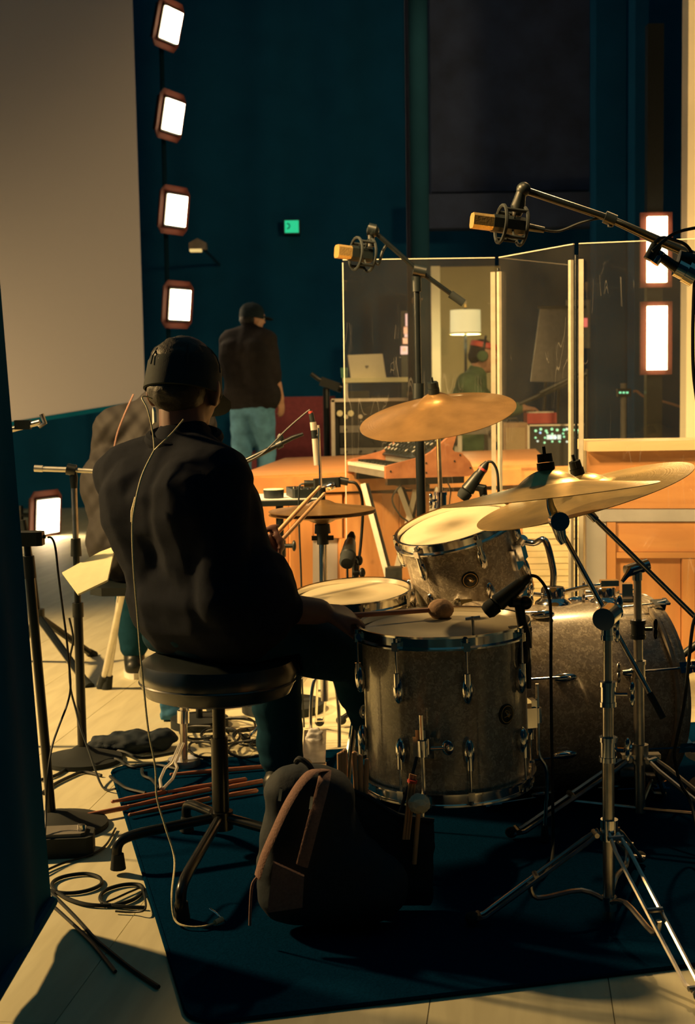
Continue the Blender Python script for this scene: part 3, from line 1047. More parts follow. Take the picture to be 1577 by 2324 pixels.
def drum(root, c, ax, R, L, n, a0, lugstyle='double', hoopm='chrome', headm='head', stain=None, hooph=0.02, top=True, split=0.3, badge=None, nlow=None):
    """c = centre of the batter head, ax = axis pointing out of the batter head; the angle 0 points at the camera"""
    ax = V(ax).normalized()
    c = V(c)
    toc = CAM - c
    x = (toc - ax * toc.dot(ax)).normalized()
    y = ax.cross(x)
    T = Matrix.Translation(c - ax * L) @ Matrix((x, y, ax)).transposed().to_4x4()
    sh = MB().lathe([(R - .008, 0.004), (R, 0.0), (R, L), (R - .008, L - .002)], T, 64)
    shell = sh.build('shell', M['pearl'], root)
    sm = MB()
    sm.box(T @ V((R * math.cos(2.6) + 0, R * math.sin(2.6), L / 2)), (.004, .002, L * .94), T.to_3x3())
    hd = MB().lathe([(0, L + .006), (R * .5, L + .006), (R - .012, L + .006), (R - .002, L + .001), (R + .003, L - .012), (R + .001, L - .014)], T, 64)
    head = hd.build('batter_head', M[headm], root)
    MB().lathe([(0, -.003), (R - .004, -.003), (R + .002, .006), (R, .008)], T, 48).build('bottom_head', M[headm], root)
    for z0, s in ((L, 1), (0, -1)):
        prof = [(R + .003, -.006), (R + .004, hooph * .8), (R + .013, hooph * .85), (R + .0125, hooph * .62), (R + .008, hooph * .55),
                (R + .008, -.008), (R + .018, -.011), (R + .018, -.015), (R + .006, -.015), (R + .003, -.006)]
        hb_ = MB().lathe([(r, z0 + s * z) for r, z in prof], T, 64)
        hb_.build('hoop', M[hoopm], root)
    for k in range(n):
        a = a0 + 2 * math.pi * k / n
        ca, sa = math.cos(a), math.sin(a)
        Rz_ = Matrix.Rotation(a, 3, 'Z')
        zs_ = [(L * (1 - split), L), (L * split, 0)]
        for zl, zh in zs_:
            s = 1 if zh > zl else -1
            lg = MB()
            Lc = T @ V(((R + .010) * ca, (R + .010) * sa, zl))
            RR = T.to_3x3() @ Rz_
            lg.ell(Lc, (.014, .0135, .034), RR, 12, 10)
            lg.cyl(T @ V(((R + .016) * ca, (R + .016) * sa, zl)), T @ V(((R + .016) * ca, (R + .016) * sa, zl + s * .04)), .0075)
            lug = lg.build('lug', M['chrome'], root)
            rd = MB()
            rd.cyl(T @ V(((R + .0155) * ca, (R + .0155) * sa, zl + s * .03)), T @ V(((R + .0155) * ca, (R + .0155) * sa, zh + s * .004)), .003, n=8)
            hz = zh - s * .014
            rd.box(T @ V(((R + .015) * ca, (R + .015) * sa, hz + s * .006)), (.014, .016, .02), RR)
            rd.cyl(T @ V(((R + .0155) * ca, (R + .0155) * sa, zh)), T @ V(((R + .0155) * ca, (R + .0155) * sa, zh + s * .012)), .0055, n=8)
            rd.build('tension_rod', M['chrome'], lug)
    if badge is not None:
        a = badge
        bc = V(((R + .001) * math.cos(a), (R + .001) * math.sin(a), L * .5))
        BT = T @ Matrix.Translation(bc) @ Matrix.Rotation(a, 4, 'Z') @ Matrix.Rotation(math.pi / 2, 4, 'Y')
        bd_ = MB().lathe([(0, .003), (.022, .003), (.0245, .0015), (.0245, -.002), (0, -.002)], BT, 32).build('badge', M['black'], root)
        em = MB().tube([BT @ V((.020 * math.cos(t), .020 * math.sin(t), .0032)) for t in [i * math.pi / 12 for i in range(24)]], .0009, 5, True)
        # script-like emblem: a looping letter stroke with an underline
        em.tube([BT @ V((x_, y_, .0034)) for x_, y_ in spline2([(-.006, -.008), (-.010, -.004), (-.006, .004), (.001, .006), (-.001, -.002), (-.006, -.003), (.002, .004), (.006, .008), (.004, .0), (.008, .006)])], .0009, 5)
        em.tube([BT @ V((.006, -.010, .0034)), BT @ V((.004, .002, .0034)), BT @ V((.003, .012, .0034))], .0008, 5)
        em.build('emblem', M['gold'], bd_)
        MB().cyl(BT @ V((0, 0, .002)), BT @ V((0, 0, .0045)), .003, n=10).build('vent', M['chrome'], bd_)
    return T


def spline2(p):
    return [(q.x, q.y) for q in spline([(a, b, 0) for a, b in p], 4)]


# floor tom
fc = P(1005, 1424, 3.45)
fax = disc_axis(fc, 2.0, 0.185)
ft = thing('floor_tom', 'large pearl floor tom on three chrome legs, nearest drum to the viewer', 'drum', (fc.x, fc.y, KZ))
FT = drum(ft, fc, fax, 0.2, 0.37, 8, math.radians(-31), stain=.42, badge=math.radians(45))
for a in (-14, 104, 226):
    a = math.radians(a)
    Rz_ = FT.to_3x3() @ Matrix.Rotation(a, 3, 'Z')

    def q(r, z):
        return FT @ V((r * math.cos(a), r * math.sin(a), z))
    br = MB()
    br.box(q(.213, .13), (.026, .05, .05), Rz_)
    br.box(q(.222, .162), (.014, .035, .02), Rz_)
    br.cyl(q(.235, .112), q(.235, .15), .011)
    br.cyl(q(.23, .13) + Rz_ @ V((0, .02, 0)), q(.235, .135) + Rz_ @ V((0, .055, 0)), .005)
    br.ell(q(.235, .135) + Rz_ @ V((0, .06, 0)), (.004, .014, .018), Rz_)
    b_ = br.build('leg_bracket', M['chrome'], ft)
    foot = q(.25, 0)
    foot.z = KZ
    lg = MB()
    lg.tube(spline([q(.236, .21), q(.236, .10), q(.236, .03), q(.255, -.02), V((foot.x, foot.y, KZ + .03))], 5), .0048, 8)
    leg = lg.build('leg', M['chrome'], ft)
    MB().cyl((foot.x, foot.y, KZ), (foot.x, foot.y, KZ + .04), .011, .008).build('rubber_foot', M['rubber'], leg)
# T-shaped drum key left on a tension rod of the floor tom
kt = P(1074, 1445, 3.255)
ky = MB()
ky.cyl(kt, kt + fax * .048, .0035, n=8)
ky.cyl(kt + fax * .044 + V((-.017, 0, -.002)), kt + fax * .044 + V((.017, 0, .002)), .0035, n=8)
tag(ky.build('drum_key', M['brushed']), 'small T-shaped drum key standing on the floor tom rim', 'key')

# rack tom
rc = P(1030, 1197, 4.12)
rax = disc_axis(rc, 15, 0.30)
rt = thing('rack_tom', 'pearl rack tom tilted above the bass drum, round badge in front', 'drum', (rc.x, rc.y, rc.z - .3))
RT = drum(rt, rc, rax, 0.163, 0.222, 6, math.radians(-42), stain=.36, badge=math.radians(2), split=.26)
# mount: bracket and bent arm on the right, post down to the bass drum
aa = math.radians(62)


def rq(r, z, a=aa):
    return RT @ V((r * math.cos(a), r * math.sin(a), z))


mb = MB()
RR_ = RT.to_3x3() @ Matrix.Rotation(aa, 3, 'Z')
mb.box(rq(.17, .11), (.016, .045, .06), RR_)
mb.box(rq(.185, .13), (.03, .03, .05), RR_)
mb.cyl(rq(.19, .15), rq(.21, .17), .012)
mb.build('mount_bracket', M['chrome'], rt)

# bass drum
bax = V((0.962, 0.272, 0))
bc0 = P(1268, 1622, 3.96)
BR, BLN = 0.258, 0.46
bzc = 0.275
bcen = V((bc0.x + .005, bc0.y, bzc + KZ))
bs = thing('bass_drum', 'big pearl bass drum lying on its side at right', 'drum', (bcen.x, bcen.y, KZ))
BT_ = Matrix.Translation(bcen - bax * BLN / 2) @ Matrix((V((0, 0, 1)), bax.cross(V((0, 0, 1))), bax)).transposed().to_4x4()
MB().lathe([(BR - .01, .004), (BR, 0), (BR, BLN), (BR - .01, BLN - .004)], BT_, 72).build('shell', M['pearl'], bs)
for z0, nm in ((-.004, 'batter_head'), (BLN + .004, 'front_head')):
    MB().lathe([(0, z0), (BR - .003, z0), (BR + .003, z0 + (.012 if z0 < 0 else -.012))], BT_, 64).build(nm, M['head'], bs)
hoopm = mat('pearl_inlay_hoop', (.3, .25, .19), rough=.3, coat=.6, var=.2, scale=60)
M['hoop'] = hoopm
for z0 in (-.028, BLN - .014):
    MB().lathe([(BR + .004, z0), (BR + .016, z0), (BR + .016, z0 + .042), (BR + .004, z0 + .042), (BR + .004, z0)], BT_, 72).build('wood_hoop', hoopm, bs)
    MB().lathe([(BR + .0165, z0 + .010), (BR + .018, z0 + .012), (BR + .018, z0 + .030), (BR + .0165, z0 + .032)], BT_, 72).build('inlay', M['pearl'], bs)
for k in range(8):
    a = 2 * math.pi * (k + .5) / 8
    ca, sa = math.cos(a), math.sin(a)
    RL = BT_.to_3x3() @ Matrix.Rotation(a, 3, 'Z')
    for zl, zh, s in ((.33, BLN + .02, 1), (.13, -.02, -1)):
        lg = MB().ell(BT_ @ V(((BR + .010) * ca, (BR + .010) * sa, zl)), (.014, .013, .036), RL, 12, 10)
        lug = lg.build('lug', M['chrome'], bs)
        rd = MB().cyl(BT_ @ V(((BR + .018) * ca, (BR + .018) * sa, zl)), BT_ @ V(((BR + .026) * ca, (BR + .026) * sa, zh)), .0032, n=8)
        rd.box(BT_ @ V(((BR + .020) * ca, (BR + .020) * sa, zh - s * .004)), (.02, .03, .035), RL)
        rd.cyl(BT_ @ V(((BR + .024) * ca, (BR + .024) * sa, zh - s * .01)), BT_ @ V(((BR + .03) * ca, (BR + .03) * sa, zh + s * .02)), .006, n=8)
        rd.box(BT_ @ V(((BR + .03) * ca, (BR + .03) * sa, zh + s * .02)), (.006, .03, .012), RL)
        rd.build('claw_rod', M['chrome'], lug)
# spurs
for s in (-1, 1):
    p0 = bcen + bax * .1 + V((0, s * .2, -.15)) if False else BT_ @ V((-.17, s * .2, .34))
    fo = V((p0.x + bax.x * .12, p0.y + bax.y * .12 + s * .1, KZ + .006))
    sp = MB().cyl(p0, fo, .006).ell(fo + V((0, 0, .006)), .01)
    sp.box(p0, (.05, .03, .04))
    sp.build('spur', M['chrome'], bs)
# chrome mount plates with wing bolts on top of the shell
def mount(px, py, y, sc=1.0):
    c = P(px, py, y)
    c.z = bcen.z + BR - .004
    mm = MB().lathe([(0, .05), (.030, .05), (.034, .044), (.034, .02), (.050, .008), (.052, 0), (0, 0)], Matrix.Translation(c) @ Matrix.Diagonal((sc, sc, sc, 1)), 24)
    o = mm.build('mount_plate', M['chrome'], bs)
    wb = MB().cyl(c + V((-.03, 0, .028)), c + V((-.055, 0, .03)), .006)
    for k in (0, 1):
        wb.ell(c + V((-.06, 0, .03 + (.016 if k else -.016))), (.005, .007, .016))
    wb.build('wing_bolt', M['chrome'], o)
    return c


m1 = mount(1255, 1400, 3.98)
m2 = mount(1372, 1408, 4.0, .9)
ar = MB().tube(spline([m1 + V((0, 0, .0515)), m1 + V((0, 0, .10)), m1 + V((-.02, .01, .18)), rq(.235, .15), rq(.20, .16)], 6), .0095, 10)
ar.build('tom_arm', M['chrome'], rt)
MB().tube(spline([m1 + V((.03, 0, .035)), m1 + V((.10, .0, .05)), m1 + V((.18, .01, .055))], 4), .006, 8).build('memory_arm', M['chrome'], bs)
mb = MB().box(m1 + V((.16, .01, .058)), (.05, .03, .016)).box(m1 + V((.21, .02, .03)), (.03, .04, .05))
mb.build('arm_clamp', M['chrome'], bs)

# snare on a basket stand
sc_ = P(799, 1353, 4.06)
sax = disc_axis(sc_, 4.5, 0.225)
sn = thing('snare_drum', 'shallow snare drum with bright coated head beside the drummer', 'drum', (sc_.x, sc_.y, sc_.z - .2))
ST = drum(sn, sc_, sax, 0.164, 0.13, 8, math.radians(12), stain=.36, split=.5)
ss = thing('snare_stand', 'chrome tripod stand holding the snare drum', 'stand', (sc_.x, sc_.y, KZ))
b0_ = ST @ V((0, 0, -.03))
bk_ = MB()
for k in range(3):
    a = 2 * math.pi * k / 3 + .4
    bk_.tube([b0_ + V((0, 0, -.02)), ST @ V((.187 * math.cos(a), .187 * math.sin(a), -.022)), ST @ V((.192 * math.cos(a), .192 * math.sin(a), .01))], .006, 8)
bk_.build('basket_arm', M['chrome'], ss)
MB().cyl((b0_.x, b0_.y, .12), b0_ + V((0, 0, -.02)), .011).build('tube', M['chrome'], ss)
for k in range(3):
    a = math.radians((255, 15, 108)[k])
    f_ = V((b0_.x + .12 * math.cos(a), b0_.y + .12 * math.sin(a), KZ + .01))
    l_ = MB().tube([V((b0_.x, b0_.y, .26)), f_], .007, 6).build('leg', M['chrome'], ss)
    MB().ell(f_, .013).build('rubber_foot', M['rubber'], l_)


# cymbals
def cymbal(mbk, c, ax, R, h=0.035, bell=0.055, bh=0.028, th=0.0016):
    T = TM(c, ax)
    top = [(0.006, h)]
    for i in range(1, 6):
        t = i / 5
        top.append((bell * t, h - bh * t * t * .9))
    for i in range(1, 11):
        t = i / 10
        top.append((bell + (R - bell) * t, (h - bh * .9) * (1 - t) ** 1.15))
    prof = top + [(r, z - th) for r, z in top[::-1]] + [top[0]]
    return mbk.lathe(prof, T, 96)


def topper(root, c, ax, h=.035, r=.012):
    a = V(ax)
    c = V(c)
    t = MB().cyl(c + a * (h - .002), c + a * (h + .014), r * 1.25, r * 1.25, 16)
    t.build('felt_washer', M['black'], root)
    n_ = MB().cyl(c + a * (h + .015), c + a * (h + .034), r * 1.1, r * 1.05, 16)
    n_.box(c + a * (h + .026), (.036, .008, .016), frame(a))
    n_.cyl(c + a * (h + .03), c + a * (h + .05), .004)
    n_.build('wing_nut', M['black'], root)


def double_leg(root, hub, knee, foot, m='brushed', r=.0045, gap=.012):
    hub, knee, foot = V(hub), V(knee), V(foot)
    d = (foot - hub)
    side = V((-d.y, d.x, 0)).normalized() * gap
    lg = MB()
    for s in (-1, 1):
        lg.tube([hub + side * s * .8, hub + (foot - hub) * .12 + side * s * 1.3, hub + (foot - hub) * .9 + side * s * 1.1, foot + V((0, 0, .012)) + side * s * .6], r, 6)
    for t in (.03, .5, .95):
        q_ = hub + (foot + V((0, 0, .01)) - hub) * t
        lg.cyl(q_ - side * 1.4, q_ + side * 1.4, r * 1.25, n=8)
    o = lg.build('leg', M[m], root)
    MB().ell(foot + V((0, 0, .014)), (.016, .016, .014)).build('rubber_foot', M['rubber'], o)
    return o


def tripod(root, base, zh, radius, angs, zc=.04, m='brushed', double=True):
    base = V(base)
    hub = V((base.x, base.y, zh))
    hb2 = MB().cyl(hub + V((0, 0, -.02)), hub + V((0, 0, .03)), .019, n=16)
    for a in angs:
        hb2.box(hub + V((.022 * math.cos(a), .022 * math.sin(a), 0)), (.03, .03, .016), Matrix.Rotation(a, 3, 'Z'))
    hb2.build('leg_collar', M[m], root)
    MB().cyl(V((base.x, base.y, zc - .012)), V((base.x, base.y, zc + .015)), .017, n=16).build('lower_collar', M[m], root)
    for a in angs:
        d = V((math.cos(a), math.sin(a), 0))
        f = V((base.x, base.y, base.z)) + d * radius
        h = hub + d * .03
        lg = double_leg(root, h, None or h, f, m) if double else None
        if lg is None:
            t_ = MB().tube([h, f + V((0, 0, .012))], .009, 8)
            lg = t_.build('leg', M[m], root)
            MB().cyl(f, f + (h - f) * .08, .013, .011).build('rubber_foot', M['rubber'], lg)
        kn = h + (f - h) * .5
        b_ = MB()
        s_ = V((-d.y, d.x, 0)) * .004
        b_.tube([kn, kn + V((0, 0, -.03)) - d * .02, V((base.x, base.y, zc)) + d * .02], .0055, 6, flat=None)
        b_.build('brace', M[m], root)


def clamp(root, c, r=.02, wing=V((.04, 0, 0)), m='chrome', hh=.045, name='tube_clamp'):
    c = V(c)
    k = MB().cyl(c + V((0, 0, -hh / 2)), c + V((0, 0, hh / 2)), r, n=18)
    k.cyl(c + V((0, 0, -hh / 2 - .004)), c + V((0, 0, -hh / 2 + .006)), r * 1.12, n=18)
    k.cyl(c + V((0, 0, hh / 2 - .006)), c + V((0, 0, hh / 2 + .004)), r * 1.12, n=18)
    o = k.build(name, M[m], root)
    wv = V(wing)
    wn = MB().cyl(c, c + wv * .9, .005, n=8)
    n_ = V((0, 0, 1)).cross(wv).normalized() if abs(wv.normalized().z) < .9 else V((0, 1, 0))
    for s in (-1, 1):
        wn.ell(c + wv + V((0, 0, s * .012)) + wv * .12, (.006, .006, .015))
    wn.build('wing_screw', M[m], o)


# near crash on the boom stand in front of the bass drum
k1 = P(1246, 1121, 3.15)
k1x = disc_axis(k1, 6.6, 0.035)
cy = thing('crash_cymbal', 'bronze crash cymbal seen nearly edge-on, nearer of the right pair', 'cymbal', k1)
cymbal(MB(), k1, k1x, 0.243, h=.056, bell=.07, bh=.036).build('cymbal', M['bronze_bright'], cy)
topper(cy, k1, k1x, h=.056, r=.016)

s1 = thing('cymbal_stand', 'chrome boom cymbal stand in front of the bass drum, legs spread on rug', 'stand', (G(1382, 2085, KZ).x, G(1382, 2085, KZ).y, KZ))
sx, sy = ORG['cymbal_stand'].x, ORG['cymbal_stand'].y
jz = P(1378, 1402, sy).z
J1 = P(1378, 1402, sy)
bx_ = sx


def sp_(py):
    q_ = P(1380, py, sy)
    t_ = (q_.z - KZ) / (J1.z - KZ)
    return V((sx + (J1.x - sx) * t_, sy, q_.z))


MB().tube([sp_(2100), sp_(1690)], .0128, 14).build('lower_tube', M['brushed'], s1)
MB().tube([sp_(1700), sp_(1560)], .0118, 14).build('middle_tube', M['brushed'], s1)
MB().tube([sp_(1570), sp_(1415)], .0096, 14).build('upper_tube', M['brushed'], s1)
clamp(s1, sp_(1700), .0175, V((.035, -.01, 0)))
clamp(s1, sp_(1575), .0165, V((.045, -.005, 0)))
clamp(s1, sp_(1432), .0125, V((.02, .01, 0)), hh=.03)
tl = MB()
tl.cyl(J1 + V((-.012, -.022, 0)), J1 + V((.012, .03, .004)), .024, n=20)
tl.cyl(J1 + V((.012, .03, .004)), J1 + V((.03, .045, .006)), .016, n=16)
tl.ell(J1 + V((.035, .05, .02)), (.008, .006, .02))
tl.build('boom_tilter', M['chrome'], s1)
t0, t1 = P(1268, 1195, 3.15), P(1505, 1630, 2.98)
dj = (t1 - t0).normalized()
e1 = t0 + dj * ((t1 - t0).length)
MB().tube([t0, e1 - dj * .03], .0058, 12).build('boom_arm', M['brushed'], s1)
MB().cyl(e1 - dj * .06, e1, .0072, n=12).build('rubber_end', M['rubber'], s1)
tt = MB()
tt.tube([P(1246, 1128, 3.15), P(1250, 1150, 3.15), P(1262, 1180, 3.14)], [.007, .010, .013], 12)
tt.cyl(P(1268, 1182, 3.13) + V((0, -.02, 0)), P(1268, 1182, 3.13) + V((0, .02, 0)), .021, n=20)
tt.tube([P(1266, 1190, 3.14), P(1274, 1222, 3.14), P(1280, 1232, 3.14)], [.016, .0115, .009], 12)
tt.build('cymbal_tilter', M['chrome'], s1)
# legs: one to the left, one to the near right, one away
hub1 = V((sx, sy, P(1385, 1885, sy).z))
MB().cyl(hub1 + V((0, 0, -.02)), hub1 + V((0, 0, .025)), .019, n=16).build('leg_collar', M['chrome'], s1)
MB().cyl(V((sx, sy, KZ + .02)), V((sx, sy, KZ + .05)), .017, n=16).build('lower_collar', M['chrome'], s1)
lf = [G(1072, 2098, KZ), G(1592, 2275, .0095), V((sx + .14, sy + .36, KZ))]
for f in lf:
    dd = (f - hub1)
    h_ = hub1 + V((dd.x, dd.y, 0)).normalized() * .022
    double_leg(s1, h_, h_, V((f.x, f.y, f.z)), 'brushed')
    kn = h_ + (f - h_) * .55
    b_ = MB().tube(spline([kn, kn + V((0, 0, -.035)) + (V((sx, sy, 0)) - V((kn.x, kn.y, 0))) * .1, V((sx, sy, KZ + .045)) + (V((kn.x, kn.y, 0)) - V((sx, sy, 0))) * .35 + V((0, 0, .02)), V((sx, sy, KZ + .035))], 4), .006, 8)
    b_.build('brace', M['brushed'], s1)

# far crash on the second boom stand
k2 = P(1325, 1124, 3.55)
k2x = disc_axis(k2, 15.5, 0.155)
cz = thing('crash_cymbal', 'bronze crash cymbal tilted up at right, behind the edge-on one', 'cymbal', k2)
cymbal(MB(), k2, k2x, 0.278, h=.056, bell=.07, bh=.036).build('cymbal', M['bronze_bright'], cz)
topper(cz, k2, k2x, h=.056, r=.014)
y2 = 3.58
g2 = P(1452, 1900, y2)
s2 = thing('cymbal_stand', 'straighter chrome boom cymbal stand further right, against the bass drum', 'stand', (g2.x, y2, KZ))
J2 = P(1446, 1290, y2)
q2 = lambda py: P(1446 + (py - 1290) * .012, py, y2)
MB().tube([V((g2.x, y2, .06)), q2(1520)], .0138, 14).build('lower_tube', M['brushed'], s2)
MB().tube([q2(1530), q2(1420)], .0118, 14).build('middle_tube', M['brushed'], s2)
MB().tube([q2(1430), q2(1305)], .0100, 14).build('upper_tube', M['brushed'], s2)
clamp(s2, q2(1428), .018, V((.04, 0, 0)), m='blackmetal', hh=.04)
clamp(s2, q2(1522), .017, V((-.045, 0, -.004)), m='brushed')
tl = MB().cyl(J2 + V((-.03, -.01, -.006)), J2 + V((.028, .01, .008)), .016, n=16)
tl.tube([J2 + V((-.02, -.02, 0)), J2 + V((-.045, -.03, -.03))], [.009, .005], 8)
tl.cyl(J2 + V((0, 0, -.03)), J2 + V((0, 0, .0)), .013)
tl.build('boom_tilter', M['chrome'], s2)
p0_, p1_ = P(1338, 1165, 3.55), P(1640, 1462, 3.6)
MB().tube([p0_, p1_], .0068, 12).build('boom_arm', M['brushed'], s2)
tt = MB().tube([k2 + k2x * -.002, P(1330, 1150, 3.55), P(1338, 1165, 3.55), P(1352, 1180, 3.55)], [.006, .008, .011, .010], 10)
tt.build('cymbal_tilter', M['chrome'], s2)
h2 = V((g2.x, y2, P(1455, 1715, y2).z))
MB().cyl(h2 + V((0, 0, -.02)), h2 + V((0, 0, .03)), .021, n=16).box(h2 + V((0, 0, .0)), (.10, .03, .012)).build('leg_collar', M['brushed'], s2)
for a, rr_ in ((-48, .42), (68, .3), (188, .34)):
    d = V((math.cos(math.radians(a)), math.sin(math.radians(a)), 0))
    f = V((g2.x, y2, KZ)) + d * rr_
    double_leg(s2, h2 + d * .025, None or h2, f, 'brushed', r=.006, gap=.015)
    kn = h2 + (f - h2) * .55
    MB().tube([kn, V((g2.x, y2, .07))], .005, 6).build('brace', M['brushed'], s2)

# ride
k3 = P(993, 944, 4.55)
k3x = disc_axis(k3, 8.8, 0.27)
cw = thing('ride_cymbal', 'broad brown bronze ride cymbal, highest of the kit', 'cymbal', k3)
cymbal(MB(), k3, k3x, 0.252, h=.078, bell=.06, bh=.034).build('cymbal', M['bronze'], cw)
topper(cw, k3, k3x, h=.078, r=.015)
y3 = 4.6
g3 = P(1000, 1600, y3)
s3 = thing('cymbal_stand', 'slim chrome stand under the ride cymbal, behind the rack tom', 'stand', (g3.x, y3, KZ))
MB().tube([V((g3.x, y3, .08)), P(1000, 1140, y3)], .0125, 12).build('lower_tube', M['brushed'], s3)
MB().tube([P(1000, 1140, y3), P(994, 985, y3), k3 + k3x * .0], .0075, 12).build('upper_tube', M['brushed'], s3)
clamp(s3, P(1000, 1135, y3), .02, V((-.03, -.02, 0)))
tripod(s3, (g3.x, y3, KZ), .3, .30, [math.radians(x) for x in (250, 10, 130)])

# hi-hat
k4 = P(730, 1157, 4.5)
k4x = disc_axis(k4, 2.0, 0.10)
ch = thing('hi_hat', 'pair of bronze hi-hat cymbals on chrome stand, left of the kit', 'cymbal', (k4.x, 4.5, KZ))
cymbal(MB(), k4, k4x, 0.169, h=.034, bell=.045, bh=.016).build('top_cymbal', M['bronze'], ch)
cymbal(MB(), k4 - k4x * .012, -k4x, 0.169, h=.034, bell=.045, bh=.016).build('bottom_cymbal', M['bronze'], ch)
MB().cyl(k4 + k4x * .03, k4 + k4x * .07, .013, n=14).box(k4 + k4x * .06, (.03, .012, .016)).build('clutch', M['black'], ch)
MB().cyl((k4.x, 4.5, .2), k4 + k4x * .26, .0032, n=8).build('pull_rod', M['chrome'], ch)
MB().cyl(k4 - k4x * .046, k4 - k4x * .075, .024, .026, 16).cyl(k4 - k4x * .075, k4 - k4x * .11, .019, n=16).box(k4 - k4x * .09, (.07, .016, .014)).build('seat_cup', M['black'], ch)
MB().tube([V((k4.x, 4.5, .16)), k4 - k4x * .11], .0125, 16).build('tube', M['chrome'], ch)
for a in (165, 25, 95):
    d = V((math.cos(math.radians(a)), math.sin(math.radians(a)), 0))
    double_leg(ch, V((k4.x, 4.5, .32)) + d * .02, None, V((k4.x, 4.5, KZ)) + d * .27, 'chrome', r=.004) if False else None
    f = V((k4.x, 4.5, KZ)) + d * .27
    h_ = V((k4.x, 4.5, .30)) + d * .02
    double_leg(ch, h_, h_, f, 'chrome', r=.004)
# pedal: heel plate, footboard and two bowed side rods
pd = V((k4.x - .03, 4.33, KZ))
fb = MB().box(pd + V((0, -.02, .045)), (.07, .24, .008), Matrix.Rotation(.18, 3, 'X')).box(pd + V((0, -.15, .015)), (.075, .05, .02))
fb.build('footboard', M['brushed'], ch)
arc = MB()
for s in (-1, 1):
    arc.tube(spline([V((k4.x + s * .012, 4.49, .26)), V((k4.x + s * .035, 4.48, .22)), V((k4.x + s * .045, 4.47, .13)), V((k4.x + s * .045, 4.45, .02))], 5), .006, 8)
arc.build('frame_rod', M['chrome'], ch)

# bass pedal behind the floor tom
bp = bcen - bax * (BLN / 2 + .02)
pg = thing('bass_pedal', 'chrome bass drum pedal at the batter side, behind the floor tom', 'pedal', (bp.x - .15, bp.y - .05, KZ))
R_ = Matrix.Rotation(math.atan2(bax.y, bax.x), 3, 'Z')
MB().box(bp - bax * .22 + V((0, 0, .05 + KZ - bp.z + 0)), (.26, .075, .008), R_ @ Matrix.Rotation(-.18, 3, 'Y')).box(V((*(bp - bax * .36).xy, KZ + .012)), (.06, .08, .02), R_).build('footboard', M['brushed'], pg)
fr_ = MB()
sd = V((-bax.y, bax.x, 0)) * .06
for s in (-1, 1):
    q_ = V((*(bp - bax * .06).xy, KZ)) + sd * s
    fr_.tube([q_, q_ + V((0, 0, .2))], .008, 8)
q_ = V((*(bp - bax * .06).xy, KZ + .2))
fr_.cyl(q_ - sd * 1.2, q_ + sd * 1.2, .008)
fr_.build('frame', M['chrome'], pg)
MB().tube([q_, q_ - bax * .05 + V((0, 0, .14))], .004, 8).build('beater_rod', M['chrome'], pg)
MB().cyl(q_ - bax * .08 + V((0, 0, .15)), q_ - bax * .02 + V((0, 0, .15)), .024, n=16).build('beater', M['felt'], pg)


# ------------------------------------------------------------------ people
def hand(mb, wr, d, nrm, side, curl=(30, 40, 25), spread=6, sc=1.0, thumb=(35, 20)):
    """d = pointing direction, nrm = out of the palm, side = +1 when the thumb lies towards d x nrm"""
    d, nrm = V(d).normalized(), V(nrm)
    nrm = (nrm - d * nrm.dot(d)).normalized()
    l = d.cross(nrm) * side
    wr = V(wr)
    kn = []
    for i, (off, ln) in enumerate(((.030, .088), (.010, .092), (-.010, .088), (-.029, .080))):
        k = wr + d * ln * sc + l * off * sc
        mb.cap(wr + l * off * .55 * sc + d * .01, k, .017 * sc, .0125 * sc, 10)
        kn.append(k)
    mb.cap(kn[0], kn[3], .0125 * sc, .0115 * sc, 10)
    for i, (k, fl_) in enumerate(zip(kn, (.072, .08, .075, .058))):
        a = 0
        p = k
        sp = math.radians((1.5 - i) * spread)
        for j, fr in enumerate((.45, .31, .24)):
            a += math.radians(curl[j])
            dd = d * math.cos(a) * math.cos(sp) + l * math.sin(sp) * math.cos(a) + nrm * math.sin(a)
            q = p + dd.normalized() * fl_ * fr * sc
            mb.cap(p, q, (.0098 - .0008 * j) * sc, (.0092 - .0009 * j) * sc, 8)
            p = q
    t0 = wr + d * .025 * sc + l * .024 * sc
    a, b = math.radians(thumb[0]), math.radians(thumb[1])
    t1 = t0 + (d * math.cos(a) + l * math.sin(a) + nrm * .35).normalized() * .042 * sc
    t2 = t1 + (d * math.cos(b) + l * math.sin(b) * .6 + nrm * .5).normalized() * .032 * sc
    t3 = t2 + (d * math.cos(b) + nrm * .6).normalized() * .026 * sc
    mb.cap(t0, t1, .0145 * sc, .0115 * sc, 8).cap(t1, t2, .011 * sc, .0098 * sc, 8).cap(t2, t3, .0098 * sc, .008 * sc, 8)


